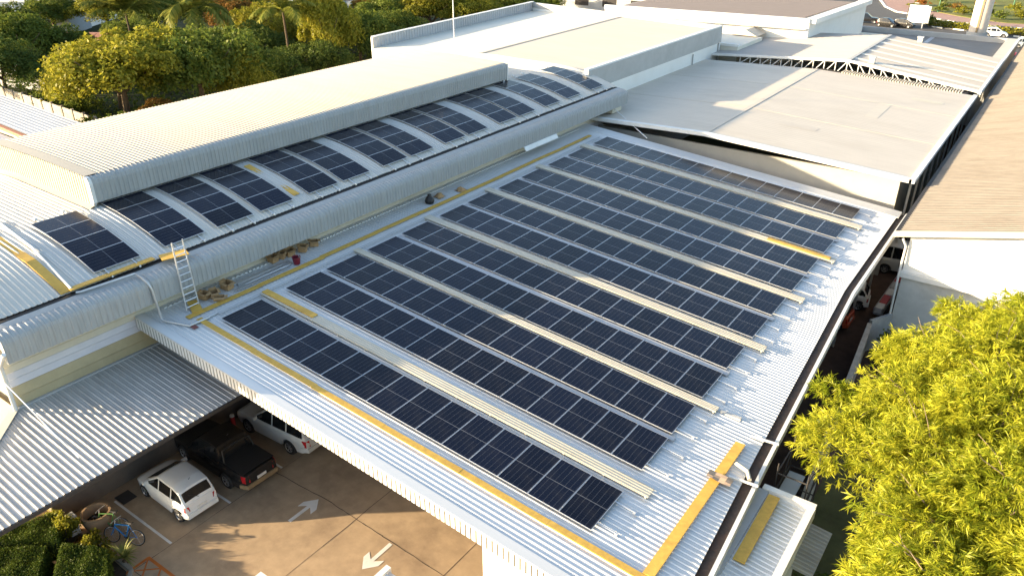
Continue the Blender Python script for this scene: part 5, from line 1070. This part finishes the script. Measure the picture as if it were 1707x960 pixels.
    if roof_rails:
        for sg in (1,-1): meshobj('roof_rail', MB().tube([(rr_[0]+.15,sg*hw*.66,zr_+.0),(rr_[0]+.25,sg*hw*.66,zr_+.075),(rf_[0]-.45,sg*hw*.66,zr_+.075),(rf_[0]-.35,sg*hw*.66,zr_)],.025,6), BLKP, t)
    if bed:
        xa, xb = bed; meshobj('tonneau_cover', MB().grid(lambda u,q: (xa+(xb-xa)*u, hw*.86*q, ip(upper,xa+(xb-xa)*u)+.045+.03*(1-q*q)), np.linspace(0,1,8), np.linspace(-1,1,7)), mat('vinyl_cover',(0.022,0.021,0.02),0.6), t, True)
        for sg in (1,-1): meshobj('sport_bar', MB().tube([(xb-.25,sg*hw*.8,ip(upper,xb)+.02),(xb-.12,sg*hw*.72,zr_-.12),(xb-.12,0,zr_-.08)],.035,6), BLKP, t)
    else:
        meshobj('rear_wiper', MB().tube([(cr[0]+.02,.0,ip(cabin,cr[0])+.05),(cr[0]+.16,.35,ip(cabin,cr[0]+.16)+.06)],.012,5), BLKP, t)
    meshobj('aerial', MB().tube([(rr_[0]+.25,0,zr_+.03),(rr_[0]+.1,0,zr_+.2)],.012,5), BLKP, t)
    return t
G_LOT = 'cars parked in the bays'
HATCH = dict(L=3.62, Wd=1.66, sill=.2, upper=[(-1.81,.66),(-1.77,.88),(-1.4,.98),(.5,.93),(.9,.90),(1.4,.78),(1.70,.62),(1.81,.46)], cabin=[(-1.74,.92),(-1.42,1.38),(-1.0,1.49),(0.0,1.50),(1.0,.90)], wb_=2.4, fo=.72, wr=.31, pillar=[-.95,-.1,.5])
car('parked_car','small white hatchback parked nearest the hedges, half in sunlight',CARW,**HATCH,loc=(-.20,-3.30,0),rz=math.pi-.02,group=G_LOT)
car('pickup_truck','black double cab pickup with covered bed parked in the shade',CARB,5.25,1.84,.36,[(-2.625,.95),(-2.6,1.10),(-.95,1.12),(.95,1.08),(1.2,1.08),(2.2,1.0),(2.55,.85),(2.625,.62)],[(-.98,1.14),(-.80,1.72),(-.3,1.78),(.35,1.76),(1.25,1.08)],3.05,.95,.38,(-.35,-.90,0),math.pi-.01,G_LOT,bed=(-2.5,-.98),cat='pickup',bumper=TAN,pillar=[-.75,-.0,.6])
car('suv','white sport utility car with roof rails half under the hall roof edge',CARS_,4.7,1.84,.34,[(-2.35,.85),(-2.3,1.05),(-1.5,1.10),(.75,1.06),(1.1,1.05),(2.0,.97),(2.28,.82),(2.35,.6)],[(-2.22,1.12),(-1.95,1.70),(-1.3,1.80),(.1,1.78),(1.1,1.06)],2.75,.9,.37,(.10,2.02,0),math.pi+.03,G_LOT,roof_rails=True,cat='SUV',pillar=[-1.15,-.25,.5])
G_AL = 'vehicles in the alley'
car('parked_car','white hatchback half hidden under the gutter in the dark alley',CARW,**HATCH,loc=(17.2,30.2,0),rz=R(187),group=G_AL)
H2 = dict(HATCH); car('parked_car','orange red hatchback half hidden under the gutter in the dark alley',CARO,**H2,loc=(16.95,27.2,0),rz=R(178),group=G_AL)
car('van','white panel van at the far end of the alley beside the gable',CARS_,4.7,1.75,.3,[(-2.35,.9),(-2.3,1.12),(1.5,1.1),(2.1,1.02),(2.3,.8),(2.35,.55)],[(-2.3,1.15),(-2.2,1.9),(-1.5,1.98),(1.1,1.95),(2.05,1.05)],2.6,.8,.33,(17.6,36.6,0),R(186),G_AL,cat='van',pillar=[-1.3,-.1,1.2],wd_roof=.86)
G_RD = 'cars on the far road'
car('pickup_truck','black pickup on the road beside the white building corner',CARB,5.2,1.84,.36,[(-2.6,.95),(-2.55,1.10),(-.95,1.12),(.95,1.08),(1.2,1.08),(2.2,1.0),(2.6,.7)],[(-.98,1.14),(-.80,1.72),(-.3,1.78),(.35,1.76),(1.25,1.08)],3.05,.95,.38,(-9.3,149.6,0),R(10),G_RD,bed=(-2.5,-.98),cat='pickup',bumper=TAN)
car('parked_car','dark car parked on the road left of the white board',CARB,**HATCH,loc=(-4.6,147.0,0),rz=R(-10),group=G_RD)
car('parked_car','second dark car parked right beside the white board',CARB,**HATCH,loc=(-1.9,147.8,0),rz=R(-12),group=G_RD)
car('parked_car','white car on the road just left of the pale column',CARW,**HATCH,loc=(13.2,146.0,0),rz=R(8),group=G_RD)
car('parked_car','dark red car on the road right of the pale column',REDP,**HATCH,loc=(18.3,121,0),rz=R(80),group=G_RD)
car('parked_car','grey car on the road at the right edge',BLUEG,**HATCH,loc=(18.6,136.5,0),rz=R(10),group=G_RD)
cb = thing('utility_cabinet','white cabinet whose top corner shows at the bottom edge of the lot','cabinet',(7.75,-5.3,0)); meshobj('cabinet_body', MB().box(-.62,-.62,0,.62,.62,1.42), WHITEM, cb); meshobj('cabinet_top', MB().box(-.67,-.67,1.42,.67,.67,1.5), WHITE, cb); meshobj('cabinet_door', MB().box(-.5,-.65,.1,.5,-.62,1.35), GREYW, cb)
# long cargo trailer in the alley with boxes
tl = thing('cargo_trailer','long narrow trailer loaded with white and red boxes beside the white gable','trailer',(19.95,31.6,0),R(-2)); tl.scale=(.6,1,1)
meshobj('trailer_bed', MB().box(-.4,-3.0,.55,.4,3.0,.65), STEEL, tl); meshobj('side_board', MB().box(-.43,-3,.65,-.39,3,.95), LGREY, tl); meshobj('side_board', MB().box(.39,-3,.65,.43,3,.95), LGREY, tl)
for y in (-1.6,1.6):
    for s_ in (-1,1):
        w_ = meshobj('wheel', MB().lathe([(.05,-.08),(.27,-.08),(.28,0),(.27,.08),(.05,.08)],n=18,axis='y'), RUB, tl); w_.location = (s_*.45,y,.28); w_.rotation_euler = (0,0,math.pi/2); meshobj('rim', MB().lathe([(0,.085),(.15,.085)],n=12,axis='y').lathe([(0,-.085),(.15,-.085)],n=12,axis='y'), RIM, w_)
for k,(y,l,m,lb) in enumerate(((-2.6,.7,WHITEM,'white box at the near end of the alley trailer'),(-1.6,1.2,REDP,'red box near the near end of the alley trailer'),(-.4,.9,WHITEM,'white box in the middle of the alley trailer'),(.7,.9,LGREY,'grey box behind the middle of the alley trailer'),(2.0,1.3,REDP,'red box at the far end of the alley trailer'))):
    t = thing('cargo_box', lb, 'box', (19.95-.035*-y,31.6+y,.65), R(-2), 'boxes on the alley trailer'); t.scale=(.55,1,.7); meshobj('box_body', MB().box(-.33,-l/2,0,.33,l/2,.42), m, t); meshobj('lid', MB().box(-.35,-l/2-.02,.42,.35,l/2+.02,.48), m, t); meshobj('latch', MB().box(-.37,-.05,.3,-.33,.05,.44), BLKP, t)

# bicycles
def bike(label, frame, loc, rz, lean):
    t = thing('bicycle', label, 'bicycle', loc, rz, 'bicycles beside the round pot'); t.rotation_euler = (lean,0,rz)
    r_ = .33; P = dict(r=(-.52,0,r_),f=(.52,0,r_),bb=(-.08,0,.29),st=(-.22,0,.80),hd=(.36,0,.78),hl=(.38,0,.68))
    m = MB()
    for a,b in (('bb','st'),('st','hd'),('bb','hl'),('r','bb'),('r','st')): m.tube([P[a],P[b]],.026 if a!='r' else .014,7)
    fr_ = meshobj('frame', m, frame, t, 'auto')
    meshobj('fork', MB().tube([P['hd'],P['hl'],(P['f'][0],.05,r_)],.018,6).tube([P['hl'],(P['f'][0],-.05,r_)],.018,6), frame, t)
    for k in ('r','f'):
        w_ = meshobj('wheel', MB().tube([(r_*math.cos(a),0,r_*math.sin(a)) for a in np.linspace(0,2*math.pi,33)],.02,6), RUB, t, 'auto'); w_.location = P[k]
        s_ = MB().tube([(r_*.92*math.cos(a),0,r_*.92*math.sin(a)) for a in np.linspace(0,2*math.pi,33)],.011,5)
        for q in range(12): a = q*math.pi/6; s_.tube([(0,0,0),(r_*.92*math.cos(a),0,r_*.92*math.sin(a))],.0035,4)
        meshobj('spokes', s_, RIM, w_)
    meshobj('handlebar', MB().tube([(.30,-.29,.98),(.36,-.1,.95),(.36,.1,.95),(.30,.29,.98)],.014,6).tube([P['hd'],(.36,0,.95)],.016,6), STEEL, t)
    meshobj('saddle', MB().hexa([(-.38,-.08,.90),(-.08,-.02,.91),(-.08,.02,.91),(-.38,.08,.90),(-.37,-.07,.95),(-.1,-.02,.94),(-.1,.02,.94),(-.37,.07,.95)]), BLKP, t); meshobj('seat_post', MB().tube([P['st'],(-.25,0,.9)],.014,6), STEEL, t)
    meshobj('pedal', MB().tube([(-.08,-.02,.29),(.05,-.09,.22)],.01,5).box(.0,-.18,.2,.1,-.09,.225), BLKP, t); meshobj('pedal', MB().tube([(-.08,.02,.29),(-.2,.09,.36)],.01,5).box(-.26,.09,.35,-.16,.18,.375), BLKP, t)
bike('blue bicycle leaning beside the spiky plant', BLUEF, (.42,-6.02,0), R(206), R(14))
bike('green and black bicycle leaning against the round pot', GREENF, (-.62,-6.02,0), R(210), R(12))

# orange steel frame, gatehouse, bollard, drain cover
m_ = MB()
for (a_,b_,w_) in (((1.76,-5.9),(4.6,-5.86),.12),((1.80,-5.9),(1.84,-7.3),.12),((1.82,-6.69),(2.65,-5.93),.06),((1.80,-5.9),(2.8,-6.9),.06),((2.65,-5.93),(3.7,-7.0),.06),((1.82,-7.25),(3.5,-5.93),.06),((1.84,-7.25),(4.6,-7.3),.12),((4.55,-5.86),(4.55,-7.3),.12)): strip(m_, a_, b_, w_, .006+.0006*len(m_.f))
struct('orange_marking', m_, ORANGE)
gh = thing('gate_hut', 'small gate hut with ribbed metal roof at the bottom edge of the lot', 'hut', (11.9,-4.1,0))
wpart('hut_roof', corr([(11.55,2.75),(13.4,2.65)],-5.2,-2.95,.19,.03), GALV, gh); wpart('hut_trim', MB().box(11.35,-5.25,2.55,11.55,-2.77,2.86).box(11.55,-2.93,2.50,13.4,-2.85,2.72), WHITE, gh); wpart('hut_wall', MB().box(11.8,-5.1,0,13.2,-3.2,2.5), CREAM, gh); wpart('hut_door', MB().box(11.77,-4.6,.05,11.8,-3.8,2.05), GREYW, gh)
bl = thing('bollard', 'red bollard with white cap in the shade under the canopy', 'bollard', (-2.35,1.0,0)); bl.scale=(.65,.65,.7); meshobj('post', MB().lathe([(.16,0),(.15,.75),(0,.76)],n=14), REDP, bl); meshobj('cap', MB().lathe([(.17,.76),(.15,.9),(0,.93)],n=14), WHITE, bl)
wbn = thing('waste_bin', 'small white litter bin standing under the canopy edge by the shrubs', 'bin', (-1.7,-6.85,0)); meshobj('bin_body', MB().box(-.17,-.17,0,.17,.17,.8), WHITEM, wbn); meshobj('bin_lid', MB().box(-.19,-.19,.8,.19,.19,.86), LGREY, wbn)
struct('drain_cover', MB().box(-2.3,-4.9,.005,-1.6,-4.3,.012), DARK)
struct('kerb', MB().bar((-.3,-6.62,.12),(1.9,-6.62,.12),.14,.12).bar((1.9,-6.62,.12),(3.0,-7.6,.12),.14,.12), mat('pale_kerb',(0.34,0.31,0.26),0.85,0,0.2,0.15,3))

# far left houses
def house(x,y,w,d,h,rz,mw,mr,label,name='house',cat='house'):
    t = thing(name, label, cat, (x,y,0), rz); meshobj('walls', MB().box(-w/2,-d/2,0,w/2,d/2,h), mw, t)
    meshobj('roof', MB().hexa([(-w/2-.4,-d/2-.5,h),(w/2+.4,-d/2-.5,h),(w/2+.4,d/2+.5,h),(-w/2-.4,d/2+.5,h),(-w/2-.2,-.3,h+d*.16),(w/2+.2,-.3,h+d*.16),(w/2+.2,.3,h+d*.16),(-w/2-.2,.3,h+d*.16)]), mr, t)
    for k in range(3): meshobj('window', MB().box(-w/2+w*(k+.6)/3.6,-d/2-.03,h*.4,-w/2+w*(k+1.1)/3.6,-d/2+.02,h*.75), DARK, t)
house(-142,55,34,12,4.5,R(38),WHITE,CREAMR,'long pale roofed shed at the top left corner','shed','shed'); house(-128,52.5,16,8,3.2,R(38),BLUEG,BLUEG,'blue grey walled shed at the top left','shed','shed'); house(-136,66,9,6,4.2,R(30),TEAL,TEAL,'small teal roofed building at the top left')
house(-96,44.2,9,7,2.6,R(35),BRICK,BRICK,'small red roofed house between the trees on the left'); house(-82,31.8,13,5,2.2,R(12),LGREY,LGREY,'small grey roofed shed between the dark trees on the left','shed','shed')
house(-104,112,14,9,4,R(30),BLUEG,BLUEG,'blue grey roofed house at the top beyond the orange tree'); house(-96,88,12,8,3.4,R(20),LGREY,LGREY,'pale house at the top right of the right hand palm'); house(-54,133,22,9,4.4,R(5),GREYW,DKGR,'dark framed low building at the top left of the white building','building','building')
car('parked_car','pale car parked at the top left beside the blue grey shed',CARW,**HATCH,loc=(-112,48.5,0),rz=R(40))
